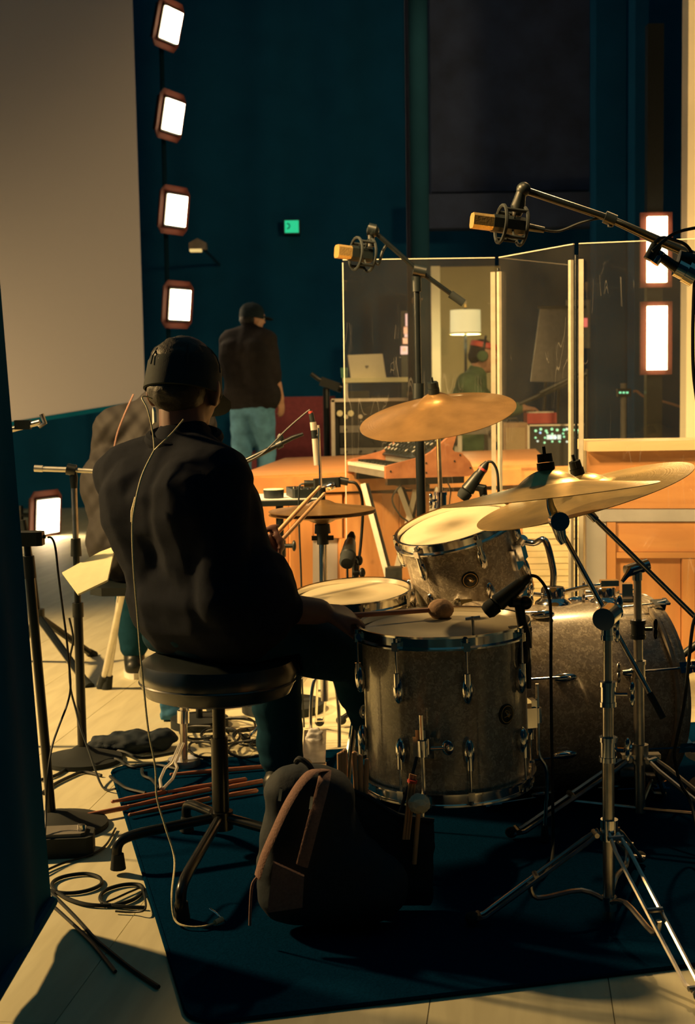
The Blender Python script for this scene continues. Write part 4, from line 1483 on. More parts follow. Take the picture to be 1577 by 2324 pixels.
def head_prims(mb, c, f, u, sc=1.0):
    """c = centre of the skull, f = facing, u = up"""
    f, u = V(f).normalized(), V(u)
    u = (u - f * u.dot(f)).normalized()
    r = f.cross(u)
    R = Matrix((r, f, u)).transposed()

    def q(x, y, z):
        return V(c) + (r * x + f * y + u * z) * sc
    e = lambda p, rad: mb.ell(q(*p), tuple(x * sc for x in rad), R)
    e((0, -.008, .03), (.077, .097, .088))
    e((0, .02, -.02), (.066, .078, .085))
    e((0, .045, -.075), (.046, .05, .04))
    e((0, .072, -.092), (.024, .022, .02))
    e((0, .088, .03), (.05, .014, .018))
    mb.cap(q(0, .092, .018), q(0, .112, -.022), .011 * sc, .015 * sc, 10)
    e((0, .1, -.026), (.018, .012, .009))
    e((0, .088, -.052), (.025, .012, .007))
    e((0, .086, -.064), (.022, .012, .008))
    e((.04, .072, -.015), (.022, .018, .02))
    e((-.04, .072, -.015), (.022, .018, .02))
    for s in (-1, 1):
        mb.ell(q(s * .08, -.006, -.012), (.012 * sc, .02 * sc, .033 * sc), R @ Matrix.Rotation(s * .25, 3, 'Z'))
        mb.ell(q(s * .078, .0, -.036), (.01 * sc, .012 * sc, .014 * sc), R)
    return q, R


def clamp_seat(o, spec):
    # a seated figure's cloth lies flat where the seat carries it
    if not spec.get('seat'):
        return o
    cx_, cy__, r_, z_ = spec['seat']
    org = ORG[o.name]
    for v in o.data.vertices:
        wx, wy, wz = v.co.x + org.x, v.co.y + org.y, v.co.z + org.z
        if wz < z_ and (wx - cx_) ** 2 + (wy - cy__) ** 2 < r_ * r_ and wz > z_ - .2:
            v.co.z = z_ - org.z
    return o


def person(root, J, vox, vs, spec):
    L = V(J['sR']) - V(J['sL'])
    lat = L.normalized()
    pel, ch, nk = V(J['pelvis']), V(J['chest']), V(J['neck'])
    k = spec.get('k', 1.0)
    hd = spec['head']
    skin = spec['skin']
    b = MB()
    q, R = head_prims(b, hd[0], hd[1], hd[2], hd[3] if len(hd) > 3 else 1)
    b.cap(nk + (V(hd[0]) - nk) * -.15, q(0, -.015, -.045), .06, .056)

    def torso(mb, g):
        hw = .085 * k
        for s in (-1, 1):
            mb.cap(pel + lat * s * hw * .9, (pel + ch) / 2 + lat * s * hw * .85, .115 * k + g, .112 * k + g)
            mb.cap((pel + ch) / 2 + lat * s * hw * .85, ch + lat * s * hw * 1.0, .112 * k + g, .118 * k + g)
        mb.cap(V(J['sL']) + lat * .02, V(J['sR']) - lat * .02, .068 * k + g, .068 * k + g)
        mb.cap(ch, nk, .115 * k + g, .06 + g)
        for s_ in ('sL', 'sR'):
            mb.cap(nk + V((0, 0, -.02)), V(J[s_]), .055 + g, .062 * k + g)

    def arm(mb, s, g, to=1.0, gs=None):
        S_, E_, W_ = V(J['s' + s]), V(J['e' + s]), V(J['w' + s])
        mb.cap(S_, E_, .06 * k + g, .046 * k + g * .9)
        if to > .5:
            t = (to - .5) * 2
            mb.cap(E_, E_ + (W_ - E_) * t, .045 * k + g * .9, (.045 - .014 * t) * k + g * .7)
        if spec.get('full_arm'):
            pass

    def leg(mb, s, g, to=1.0):
        H_, K_, A_ = V(J['h' + s]), V(J['k' + s]), V(J['a' + s])
        mb.cap(H_, K_, .092 * k + g, .062 * k + g)
        mb.cap(K_, K_ + (A_ - K_) * .35, .06 * k + g, .058 * k + g)
        mb.cap(K_ + (A_ - K_) * .3, K_ + (A_ - K_) * to, .058 * k + g, .042 * k + g * 1.3)
    torso(b, 0)
    for s in 'LR':
        arm(b, s, 0)
        W_, E_ = V(J['w' + s]), V(J['e' + s])
        h = spec['hand' + s]
        hand(b, W_, h[0], h[1], h[2], **(h[3] if len(h) > 3 else {}))
        leg(b, s, 0)
        A_, F_ = V(J['a' + s]), V(J['f' + s])
        b.cap(A_, A_ + F_ * .1 + V((0, 0, -.05)), .04, .035)
        b.cap(A_ + F_ * -.04 + V((0, 0, -.055)), A_ + F_ * .14 + V((0, 0, -.062)), .032, .03)
    body = clamp_seat(bake(b.build('body', M[skin], root), vox, 5), dict(spec, seat=(*spec['seat'][:3], spec['seat'][3] + .006)) if spec.get('seat') else spec)
    for s in (-1, 1):
        MB().ell(q(s * .032, .082, .004), (.0125, .0125, .0125), R, 10, 8).build('eye', M['eye'], body)
    if spec.get('hair'):
        h = MB()
        h.ell(q(0, -.020, .04), (.078, .094, .08), R)
        h.ell(q(0, -.045, -.015), (.076, .068, .062), R)
        bake(h.build('hair', M['hair'], root), .01, 3, .004, .03)
    j = MB()
    torso(j, .016)
    sl = spec.get('sleeve', .96)
    for s in 'LR':
        arm(j, s, .014, sl)
    if spec.get('hood'):
        for t_ in range(7):
            a = math.pi * (.15 + .7 * t_ / 6)
            c_ = nk + lat * math.cos(a) * .085 - V(spec['fwd']) * math.sin(a) * .075 + V((0, 0, .0))
            j.ell(c_, (.045, .045, .034))
    # hem bulge
    j.cap(pel + lat * .085 + V((0, 0, .03)), pel - lat * .085 + V((0, 0, .03)), .147 * k, .147 * k)
    clamp_seat(bake(j.build(spec['top'][0], M[spec['top'][1]], root), vs, 4, .004, .13), spec)
    t = MB()
    t.cap(V(J['hL']), V(J['hR']), .115 * k, .115 * k)
    t.cap(pel, (V(J['hL']) + V(J['hR'])) / 2, .13 * k, .12 * k)
    for s in 'LR':
        leg(t, s, .014, .93)
    clamp_seat(bake(t.build(spec['legs'][0], M[spec['legs'][1]], root), vs, 4, .006, .13), spec)
    for s in 'LR':
        A_, F_ = V(J['a' + s]), V(J['f' + s]).normalized()
        sd_ = V((-F_.y, F_.x, 0))
        zf = spec.get('ground', 0)
        h_ = V((A_.x, A_.y, zf))
        sh = MB()
        sh.cap(h_ - F_ * .045 + V((0, 0, .045)), h_ + F_ * .08 + V((0, 0, .05)), .04, .042)
        sh.cap(h_ + F_ * .08 + V((0, 0, .049)), h_ + F_ * .17 + V((0, 0, .037)), .041, .028)
        sh.cap(h_ - F_ * .02 + V((0, 0, .05)), A_, .042, .045)
        so = bake(sh.build('shoe', M[spec.get('shoe', 'black')], root), .009, 3)
        pts = []
        for a in range(20):
            a = 2 * math.pi * a / 20
            q_ = h_ + F_ * (.06 + .145 * math.cos(a)) + sd_ * .046 * math.sin(a) * (1 - .12 * math.cos(a))
            pts.append((q_.x, q_.y))
        MB().prism(pts, .024, Matrix.Translation((0, 0, zf + .0125))).build('sole', M['white_cotton'], so)
    return q, R, lat


def cap_parts(root, q, R, sc=1.0, bill=1, name='cap', m='cap', billang=-.1, drop=.045):
    T = Matrix.Translation(q(0, -.01, drop)) @ R.to_4x4()
    c = MB().lathe([(0, .076 * sc), (.03 * sc, .073 * sc), (.062 * sc, .055 * sc), (.083 * sc, .018 * sc), (.089 * sc, -.045 * sc), (.085 * sc, -.047 * sc), (.078 * sc, .01 * sc), (.05, .05 * sc), (0, .066 * sc)],
                   T @ Matrix.Diagonal((1, 1.16, 1, 1)), 32)
    o = c.build(name, M[m], root)
    MB().ell(T @ V((0, 0, .077 * sc)), .007).build('button', M[m], o)
    sm_ = MB()
    for k in range(3):
        a = k * math.pi / 3
        sm_.tube([T @ V((math.cos(a) * .0885 * math.sin(t) * sc, 1.16 * math.sin(a) * .0885 * math.sin(t) * sc, (.077 * math.cos(t)) * sc)) for t in [x * .26 - 1.56 for x in range(13)]], .0016, 5)
    sm_.build('seam', M[m], o)
    if bill:
        pts = [(-.07, .05)] + [(.078 * math.sin(t) * sc, (.07 + .1 * math.cos(t)) * sc) for t in [x * .26 - 1.3 for x in range(11)]] + [(.07, .05)]
        BT2 = T @ Matrix.Translation((0, .02, -.022)) @ Matrix.Rotation(billang, 4, 'X')
        MB().prism(pts, .004, BT2).build('bill', M[m], o)
    return o


# drum throne
th = thing('drum_throne', 'round black vinyl drum stool under the seated drummer', 'stool', (-.325, 3.46, KZ))
tx, ty = -.325, 3.46
MB().lathe([(0, .405), (.150, .405), (.178, .415), (.192, .445), (.194, .47), (.186, .495), (.165, .507), (.1, .511), (0, .511)], Matrix.Translation((tx, ty, 0)), 56).build('seat', M['vinyl'], th)
MB().tube([(tx + .1915 * math.cos(a * math.pi / 24), ty + .1915 * math.sin(a * math.pi / 24), .447) for a in range(48)], .0035, 6, True).build('piping', M['vinyl'], th)
MB().cyl((tx, ty, .385), (tx, ty, .406), .06, n=24).build('seat_plate', M['blackmetal'], th)
MB().cyl((tx, ty, .085), (tx, ty, .30), .021, n=20).build('outer_tube', M['blackmetal'], th)
MB().cyl((tx, ty, .29), (tx, ty, .386), .016, n=20).build('inner_tube', M['blackmetal'], th)
MB().cyl((tx, ty, .07), (tx, ty, .115), .03, n=20).build('hub', M['blackmetal'], th)
for px, py in ((268, 1972), (412, 2085), (424, 1885), (640, 1960)):
    f = G(px, py, KZ)
    d = V((f.x - tx, f.y - ty, 0))
    l_ = MB().tube(spline([V((tx, ty, .1)) + d * .08, V((tx, ty, .095)) + d * .5, V((tx, ty, .088)) + d * .88, V((f.x, f.y, .068)), V((f.x, f.y, .02))], 6), .0125, 10).build('leg', M['blackmetal'], th)
    MB().cyl((f.x, f.y, KZ), (f.x, f.y, .05), .019, .0145, 14).build('rubber_foot', M['rubber'], l_)

# the drummer
dm = thing('person', 'drummer in dark sweatshirt and cap seen from behind, seated at the kit', 'person', (tx, ty, .511))
DF = V((.62, .78, 0)).normalized()
DJ = dict(
    pelvis=(-.335, 3.44, .625), chest=P(405, 1150, 3.46), neck=P(418, 1005, 3.50),
    sL=P(282, 1082, 3.60), sR=P(500, 1090, 3.36),
    eL=P(455, 1265, 3.86), wL=P(566, 1262, 3.93),
    eR=P(505, 1370, 3.27), wR=P(725, 1388, 3.44),
    hL=(-.405, 3.53, .585), hR=(-.262, 3.41, .585), kL=P(615, 1420, 3.90), kR=P(795, 1480, 3.72),
    aL=P(640, 1745, 3.95), aR=(.12, 3.95, .11), fL=(.35, .94, 0), fR=(.9, .45, 0))
mdir = (P(830, 1402, 3.50) - P(725, 1388, 3.44)).normalized()
ldir = V((.55, .75, .15))
spec = dict(skin='skin_shaded', k=1.06, head=(P(420, 878, 3.53), (.28, .93, -.22), (.05, .12, 1), 1.06),
            handL=(ldir, (.5, -.6, .2), -1, dict(curl=(55, 75, 50))), handR=(mdir, (-.2, .35, -1), -1, dict(curl=(28, 55, 45))),
            top=('sweatshirt', 'cloth'), sleeve=.82, legs=('trousers', 'pants'), shoe='black', hood=False, hair=True, fwd=DF, ground=KZ, seat=(tx, ty, .205, .5125))
dq, dR, dlat = person(dm, DJ, .007, .009, spec)
cap_parts(dm, dq, dR, 1.07, 1, billang=-.25, drop=.03)
# collar of a white shirt at the nape, rib of the neckline
nk = V(DJ['neck'])
cl_ = MB().tube([nk + V((.082 * math.cos(a), .075 * math.sin(a), .012 + .02 * math.sin(a))) for a in [math.pi * x / 12 for x in range(24)]], .016, 8, True)
cl_.build('neck_rib', M['cloth'], dm)
wc = MB().prism([(-.016, -.02), (.018, -.014), (.014, .012), (-.002, .022), (-.014, .014)], .006,
                Matrix.Translation(P(350, 945, 3.44)) @ Matrix.Rotation(-1.0, 4, 'Z') @ Matrix.Rotation(math.pi / 2, 4, 'X') @ Matrix.Rotation(-.3, 4, 'Y'))
wc.build('shirt_collar', M['white_cotton'], dm)['label'] = 'white collar corner'

# the pair of sticks in the left hand and the mallet in the right
for i, (a, b_) in enumerate((((571, 1272), (727, 1103)), ((585, 1285), (738, 1118)))):
    st = MB()
    A_, B_ = P(*a, 3.98), P(*b_, 4.12)
    d = (B_ - A_).normalized()
    st.tube([A_, A_ + d * .004, A_ + (B_ - A_) * .75, B_ - d * .015, B_ - d * .012, B_ - d * .004, B_], [.004, .0068, .0066, .0042, .005, .005, .002], 10)
    tag(st.build('drumstick', M['hickory']), ['upper of two pale drumsticks raised in the drummer\'s left hand', 'lower of two pale drumsticks raised in the drummer\'s left hand'][i], 'drumstick', 'drumsticks held in the left hand')
A_, B_ = P(748, 1400, 3.46), P(1000, 1383, 3.55)
ml = thing('mallet', 'felt mallet lying across the floor tom head, held in right hand', 'mallet', (A_ + B_) / 2)
MB().tube([A_ - (B_ - A_) * .12, A_, B_], [.007, .0072, .006], 10).build('shaft', M['redstick'], ml)
bake(MB().ell(B_, (.034, .034, .027)).build('felt_head', M['darkfelt'], ml), .004, 3, .0012, .008)

# in-ear cord down his back, to the rug
e1_, e2_ = P(345, 905, 3.44), P(416, 952, 3.39)
J_ = P(350, 1022, 3.36)
ec = thing('earphone_cord', 'pale twisted earphone cord down the drummer\'s back to the rug', 'cable', J_)
dn = [J_, P(322, 1080, 3.325), P(305, 1150, 3.305), P(300, 1200, 3.295), P(303, 1290, 3.28), P(312, 1400, 3.285), P(318, 1480, 3.27), P(327, 1570, 3.26),
      P(337, 1660, 3.25), P(352, 1740, 3.24), P(356, 1810, 3.22), P(376, 1880, 3.2), P(396, 1950, 3.16), G(390, 2030, .06), G(396, 2085, .022), G(420, 2102, .016), G(460, 2103, .016), G(494, 2092, .016)]
MB().tube(spline(dn, 8), .0024, 6).build('main_cord', M['cord'], ec)
MB().tube(spline([J_, P(347, 985, 3.37), P(335, 930, 3.38), P(322, 903, 3.40), P(332, 900, 3.42), e1_], 6), .0018, 6).build('left_cord', M['cord'], ec)
MB().tube(spline([J_, P(362, 1010, 3.355), P(390, 983, 3.36), e2_], 6), .0018, 6).build('right_cord', M['cord'], ec)
MB().tube([P(308, 1128, 3.318), P(302, 1160, 3.31), P(299, 1185, 3.302)], [.003, .0055, .003], 8).build('splitter', M['cord'], ec)
jk = MB().tube([G(488, 2094, .018), G(505, 2086, .02)], .006, 10)
j_ = jk.build('plug', M['cord'], ec)
MB().tube([G(505, 2086, .02), G(490, 2072, .024), G(476, 2062, .024)], .0022, 8).build('plug_pin', M['chrome'], j_)

# musician seated further back on a pale chair
ch2 = thing('chair', 'metal legged chair beneath the musician in quilted jacket', 'chair', (-.74, 5.3, 0))
cx, cy_ = -.74, 5.28
MB().rbox((cx, cy_, .44), (.40, .40, .03), .05).build('seat', M['black'], ch2)
for dx, dy in ((-.19, -.14), (.19, -.15), (.19, .17), (-.17, .17)):
    top_ = V((cx + dx * .75, cy_ + dy * .75, .43))
    ft_ = V((cx + dx * 1.25, cy_ + dy * 1.25, .0))
    if dx < 0 and dy < 0:
        ft_ = G(231, 1562, 0)
        top_ = V((cx - .10, cy_ - .02, .43))
    l_ = MB().cyl(top_, ft_ + (top_ - ft_) * .08, .0125).build('leg', M['alu'], ch2)
    MB().cyl(ft_, ft_ + (top_ - ft_) * .13, .021, .017).build('rubber_foot', M['rubber'], l_)
p2 = thing('person', 'musician in dark quilted jacket, mostly hidden behind the drummer', 'person', (cx, cy_, .455))
x2 = P(330, 1000, 5.3).x
J2p = dict(pelvis=(cx + .0, 5.28, .58), chest=P(318, 1095, 5.36), neck=P(352, 925, 5.42), sL=P(258, 972, 5.40), sR=P(445, 965, 5.40),
           eL=P(232, 1100, 5.45), wL=P(300, 1180, 5.72), eR=P(470, 1100, 5.5), wR=P(430, 1190, 5.75),
           hL=(cx - .09, 5.32, .55), hR=(cx + .09, 5.32, .55), kL=(cx - .14, 5.72, .5), kR=(cx + .16, 5.72, .5),
           aL=(cx - .14, 5.75, .1), aR=(cx + .18, 5.75, .1), fL=(-.1, 1, 0), fR=(.2, 1, 0))
spec2 = dict(skin='skin', k=1.06, head=(P(392, 850, 5.48), (.5, .8, -.3), (.05, .1, 1)), handL=((.3, .7, -.2), (0, 0, -1), -1), handR=((-.3, .7, -.2), (0, 0, -1), 1),
             top=('quilted_jacket', 'quilt'), legs=('trousers', 'pants'), shoe='black', hair=True, fwd=(0, 1, 0), seat=(cx, cy_, .28, .457))
q2_, R2_, l2_ = person(p2, J2p, .012, .012, spec2)
pipe = MB().tube(spline([P(303, 895, 5.235), P(283, 940, 5.215), P(266, 985, 5.205), P(258, 1025, 5.20)], 5), .0035, 8)
pipe.build('pale_piping', M['strap'], p2)

# man standing far back in dark tee and jeans
ym = 11.6
mn = thing('person', 'man in dark tee, blue jeans and cap standing far back, seen from behind', 'person', (P(570, 900, ym).x, ym, 0))
mx_ = P(570, 900, ym).x
fw = V((.55, .83, 0))
JM = dict(pelvis=P(572, 905, ym), chest=P(560, 800, ym), neck=P(565, 748, ym + .02), sL=P(520, 772, ym + .08), sR=P(607, 772, ym - .06),
          eL=P(513, 840, ym + .06), wL=P(520, 845, ym + .28), eR=P(622, 852, ym - .05), wR=P(636, 906, ym + .02),
          hL=P(552, 915, ym + .04), hR=P(592, 915, ym - .04), kL=P(549, 1030, ym - .02), kR=P(604, 1030, ym + .06),
          aL=P(548, 1160, ym + .05), aR=P(600, 1160, ym + .02), fL=(.3, .95, 0), fR=(.6, .8, 0))
JM['aL'].z = JM['aR'].z = .1
specm = dict(skin='skin', k=1.12, head=(P(573, 722, ym + .05), (.78, .55, -.1), (.05, .05, 1)), handL=((.4, .8, .1), (0, -.2, -1), -1), handR=((.1, .15, -1), (-.6, .5, 0), 1, dict(curl=(18, 25, 15))),
             top=('tee_shirt', 'tee'), legs=('jeans', 'jeans'), shoe='black', sleeve=.56, hair=True, fwd=fw)
qm, Rm, lm = person(mn, JM, .012, .013, specm)
cap_parts(mn, qm, Rm, 1.04, 1)

# keyboard player behind the shield
yk = 10.4
kp = thing('person', 'keyboard player with headphones and red headband behind the shield', 'person', (P(1075, 900, yk).x, yk, 0))
kx = P(1072, 900, yk).x
zk = .62
JK = dict(pelvis=(kx - .02, yk, zk + .1), chest=P(1066, 905, yk), neck=P(1082, 848, yk), sL=P(1068, 868, yk + .18), sR=P(1060, 872, yk - .17),
          eL=P(1120, 930, yk + .2), wL=P(1185, 925, yk + .1), eR=P(1108, 940, yk - .2), wR=P(1182, 928, yk - .08),
          hL=(kx, yk + .09, zk + .08), hR=(kx, yk - .09, zk + .08), kL=(kx + .42, yk + .12, zk), kR=(kx + .42, yk - .12, zk),
          aL=(kx + .45, yk + .12, .1), aR=(kx + .45, yk - .12, .1), fL=(1, 0, 0), fR=(1, 0, 0))
speck = dict(skin='skin', k=1.05, head=(P(1097, 808, yk), (.96, -.1, -.22), (.15, 0, 1)), handL=((1, 0, -.1), (0, 0, -1), -1), handR=((1, .1, -.1), (0, 0, -1), 1),
             top=('olive_shirt', 'green_shirt'), legs=('trousers', 'pants'), shoe='black', hair=True, fwd=(1, 0, 0), seat=(kx, yk, .2, .592))
qk, Rk, lk = person(kp, JK, .012, .013, speck)
hp = MB().tube(spline([qk(-.088, -.005, 0), qk(-.095, -.01, .08), qk(0, -.015, .14), qk(.095, -.01, .08), qk(.088, -.005, 0)], 6), .01, 8)
hpo = hp.build('headphone_band', M['black'], kp)
for s in (-1, 1):
    MB().cyl(qk(s * .082, -.005, -.005), qk(s * .115, -.005, -.005), .042, .036, 18).build('ear_cup', M['green_shirt'], hpo)
hb_ = MB().lathe([(.085, -.018), (.089, -.014), (.088, .016), (.083, .022)], Matrix.Translation(qk(0, -.01, .075)) @ Rk.to_4x4() @ Matrix.Diagonal((1, 1.16, 1, 1)), 28)
hb_.build('red_headband', M['redpaint'], kp)
ks = thing('stool', 'dark round stool hidden beneath the keyboard player', 'stool', (kx, yk, 0))
MB().cyl((kx, yk, .54), (kx, yk, .59), .17, n=28).build('seat', M['black'], ks)
for a in range(4):
    a = a * math.pi / 2 + .78
    MB().cyl((kx + .1 * math.cos(a), yk + .1 * math.sin(a), .54), (kx + .2 * math.cos(a), yk + .2 * math.sin(a), 0), .014).build('leg', M['blackmetal'], ks)


# ------------------------------------------------------------------ microphones, stands, cables
def mic_dynamic(root, tip, tail, r=.016, m='black'):
    """hand-held style microphone: grille at tip, body to tail"""
    tip, tail = V(tip), V(tail)
    d = (tail - tip).normalized()
    L = (tail - tip).length
    T = TM(tip, d)
    MB().lathe([(0, 0), (r * .75, .002), (r, .012), (r, L * .28), (r * .8, L * .3)], T, 20).build('grille', M['rubber'], root)
    MB().lathe([(r * .8, L * .3), (r * 1.05, L * .34), (r * .95, L * .5), (r * .75, L * .92), (r * .6, L), (0, L)], T, 20).build('mic_body', M[m], root)


def xlr(root, a, b, r=.010, ring=None):
    a, b = V(a), V(b)
    o = MB().tube([a, a + (b - a) * .6, b], [r, r, r * .45], 12).build('plug', M['black'], root)
    if ring:
        MB().cyl(a + (b - a) * .35, a + (b - a) * .5, r * 1.08, n=14).build('colour_ring', M[ring], o)


# floor tom mic, on a rim clip
y = 3.36
fm = thing('tom_microphone', 'black microphone clipped to the right rim of the floor tom', 'microphone', P(1185, 1440, y))
mic_dynamic(fm, P(1100, 1392, y), P(1186, 1322, y), .021)
xlr(fm, P(1182, 1325, y), P(1203, 1306, y), .012)
g = MB().tube([P(1165, 1350, y + .02), P(1178, 1372, y), P(1184, 1410, y), P(1192, 1440, y), P(1196, 1468, y)], [.010, .012, .012, .014, .012], 10)
g.build('clip_arm', M['black'], fm)
MB().cyl(P(1158, 1366, y - .01), P(1196, 1368, y + .01), .013).ell(P(1192, 1368, y), .017).build('pivot_knob', M['black'], fm)
MB().rbox(P(1180, 1446, y + .02), (.055, .04, .05), .01).build('rim_clamp', M['black'], fm)
MB().ell(P(1183, 1490, y), (.02, .02, .035)).build('clamp_grip', M['black'], fm)
MB().tube([P(1196, 1470, y), P(1199, 1515, y), P(1200, 1562, y)], [.006, .0075, .006], 8).build('clamp_lever', M['black'], fm)
cable('microphone_cable', 'black cable arching from the floor tom microphone down to the rug',
      [P(1203, 1306, y), P(1222, 1312, y), P(1243, 1345, y), P(1250, 1400, y), P(1250, 1520, y), P(1252, 1700, y), P(1254, 1820, y), P(1255, 1900, y + .05), G(1250, 1960, KZ + .006), G(1230, 1990, KZ + .004)], .0042)

# rack tom mic
y = 4.32
rm = thing('tom_microphone', 'black microphone with red ring above the rack tom', 'microphone', P(1080, 1120, y))
mic_dynamic(rm, P(1046, 1133, y), P(1090, 1072, y), .021)
xlr(rm, P(1087, 1078, y), P(1106, 1048, y), .014, 'redpaint')
MB().tube([P(1078, 1105, y), P(1095, 1108, y), P(1098, 1128, y), P(1108, 1158, y - .06), P(1120, 1172, y - .09)], [.012, .016, .012, .010, .010], 10).build('clip_arm', M['black'], rm)
cable('microphone_cable', 'short black cable curling from the rack tom microphone behind the crash cymbal',
      [P(1106, 1048, y), P(1118, 1050, y), P(1128, 1070, y), P(1131, 1110, y), P(1132, 1170, y + .03), P(1133, 1300, y + .1), P(1134, 1450, y + .1), G(1136, 1705, .006), G(1180, 1690, .006)], .0045)

# large condensers
def condenser(root, a, b, m='gold', r=.026):
    """flat-fronted body from grille end a to base b in a black shock mount"""
    a, b = V(a), V(b)
    d = (b - a).normalized()
    R = frame(d)
    L = (b - a).length
    MB().rbox(a + d * L * .21, (r * 1.7, r * 1.7, L * .42), .008, R).build('grille', M[m], root)
    MB().rbox(a + d * L * .68, (r * 1.9, r * 1.9, L * .6), .01, R).build('mic_body', M['black'], root)
    sm_ = MB()
    for t in (.55, .95):
        c = a + d * L * t
        sm_.tube([c + R @ V((r * 2.1 * math.cos(k * math.pi / 10), r * 2.1 * math.sin(k * math.pi / 10), 0)) for k in range(20)], .005, 6, True)
    for k in range(4):
        o_ = R @ V((r * 2.1 * math.cos(k * math.pi / 2 + .78), r * 2.1 * math.sin(k * math.pi / 2 + .78), 0))
        sm_.cyl(a + d * L * .55 + o_, a + d * L * .95 + o_, .005)
        sm_.cyl(a + d * L * .75 + o_, a + d * L * .75, .003, n=6)
    sm_.build('shock_mount', M['rubber'], root)


y = 4.9
ms = thing('microphone_stand', 'tall black boom stand rising behind the ride cymbal', 'stand', (P(955, 1500, y).x, y, KZ))
bx0 = P(957, 1600, y)
MB().tube([V((bx0.x, y, .05)), P(956, 1160, y), P(950, 880, y)], .0165, 14).build('lower_tube', M['blackmetal'], ms)
MB().tube([P(950, 900, y), P(945, 640, y)], .0115, 14).build('upper_tube', M['blackmetal'], ms)
MB().cyl(P(950, 905, y), P(950, 870, y), .02, n=16).build('height_clutch', M['black'], ms)
MB().cyl(P(946, 662, y), P(945, 628, y), .016, n=14).cyl(P(938, 612, y), P(966, 618, y), .02, n=16).build('boom_joint', M['black'], ms)
MB().tube([P(852, 528, y), P(938, 605, y), P(1030, 672, y)], .0085, 10).build('boom_arm', M['blackmetal'], ms)
MB().cyl(P(1022, 667, y), P(1052, 688, y), .014, n=14).build('counterweight', M['rubber'], ms)
for a in (200, 320, 80):
    d = V((math.cos(math.radians(a)), math.sin(math.radians(a)), 0))
    l_ = MB().cyl(V((bx0.x, y, .2)), V((bx0.x, y, .03)) + d * .3, .009).build('leg', M['blackmetal'], ms)
    MB().ell(V((bx0.x, y, .026)) + d * .3, (.018, .018, .016)).build('rubber_foot', M['rubber'], l_)
oh = thing('overhead_microphone', 'gold fronted overhead microphone at the left end of the shield top', 'microphone', P(810, 573, y))
condenser(oh, P(764, 570, y - .05), P(842, 580, y))
MB().cyl(P(835, 520, y), P(852, 524, y), .022, n=14).cyl(P(842, 512, y), P(842, 560, y), .012).ell(P(846, 524, y), .022).build('swivel_mount', M['black'], oh)
MB().tube(spline([P(842, 580, y), P(858, 600, y), P(868, 570, y), P(880, 552, y + .01)], 5), .005, 8).build('lead', M['cable'], oh)

y = 3.9
m2s = thing('microphone_stand', 'black boom arm reaching in from the right edge over the shield', 'stand', (1.2, y, 0))
bt = P(1700, 645, y)
MB().tube([P(1192, 432, y), P(1385, 497, y), P(1480, 540, y), P(1710, 640, y)], [.010, .010, .013, .013], 10).build('boom_arm', M['blackmetal'], m2s)
MB().cyl(P(1372, 492, y), P(1396, 502, y), .017, n=14).cyl(P(1384, 488, y), P(1384, 515, y), .007).build('boom_joint', M['black'], m2s)
MB().cyl((bt.x, y, .03), (bt.x, y, bt.z + .03), .016, n=16).build('upright_tube', M['blackmetal'], m2s)
MB().cyl((bt.x, y, .0095), (bt.x, y, .035), .16, .15, n=32).build('base', M['rubber'], m2s)
MB().cyl(P(1690, 625, y), P(1710, 655, y), .03).build('boom_clutch', M['black'], m2s)
o2 = thing('overhead_microphone', 'gold fronted overhead microphone hung from the right boom, nearest the middle', 'microphone', P(1150, 505, y))
condenser(o2, P(1071, 500, y - .03), P(1190, 515, y), r=.024)
MB().tube([P(1188, 428, y), P(1182, 440, y), P(1175, 470, y), P(1172, 490, y)], [.018, .014, .02, .012], 12).ell(P(1188, 430, y), .02).build('swivel_mount', M['black'], o2)
MB().cyl(P(1190, 514, y), P(1235, 522, y), .011, .008, 12).build('plug', M['black'], o2)
cable('microphone_cable', 'thin black cable running along the right boom arm from the hanging microphone',
      [P(1235, 522, y), P(1270, 524, y), P(1320, 505, y), P(1370, 495, y), P(1420, 508, y - .02), P(1500, 545, y - .02), P(1585, 583, y - .02), P(1650, 625, y - .03)], .0036)

y = 3.2
m3s = thing('boom_clamp_stand', 'chrome and black stand end with clamp at the upper right edge', 'stand', (P(1980, 900, y).x, y, 0))
bt = P(1980, 700, y)
MB().tube([P(1475, 565, y), P(1540, 612, y), P(1665, 650, y), P(1990, 712, y)], [.010, .013, .014, .014], 12).build('boom_arm', M['black'], m3s)
MB().cyl(P(1484, 598, y), P(1502, 572, y), .011, n=14).build('bright_knob', M['chrome'], m3s)
MB().cyl(P(1472, 590, y), P(1490, 556, y), .013, n=14).build('pivot', M['black'], m3s)
MB().cyl(P(1535, 605, y), P(1560, 618, y), .022, n=18).cyl(P(1556, 614, y), P(1577, 626, y), .027, n=18).build('tube_clamp', M['chrome'], m3s)
MB().cyl(P(1540, 585, y), P(1600, 600, y), .018, n=14).build('upper_tube', M['black'], m3s)
MB().cyl((bt.x, y, .02), (bt.x, y, bt.z + .05), .014, n=14).build('upright_tube', M['black'], m3s)
MB().cyl((bt.x, y, .0095), (bt.x, y, .03), .1, n=28).build('base', M['rubber'], m3s)
cable('microphone_cable', 'long black cable drooping down the right edge past the bass drum hoop',
      [P(1478, 560, y), P(1500, 540, y), P(1530, 545, y), P(1560, 560, y), P(1576, 600, y), P(1574, 680, y), P(1572, 760, y), P(1574, 850, y), P(1585, 950, y), P(1596, 1150, y + .05),
       P(1590, 1350, 3.3), P(1572, 1420, 3.3), P(1563, 1500, 3.3), P(1552, 1600, 3.3), P(1535, 1680, 3.3), P(1530, 1720, 3.35), P(1545, 1780, 3.4), P(1570, 1830, 3.4), G(1600, 1990, .014)], .0042)
cable('microphone_cable', 'black cable arching out of frame above the clamp at right',
      [P(1480, 570, y - .03), P(1530, 530, y - .02), P(1590, 515, y)], .004)

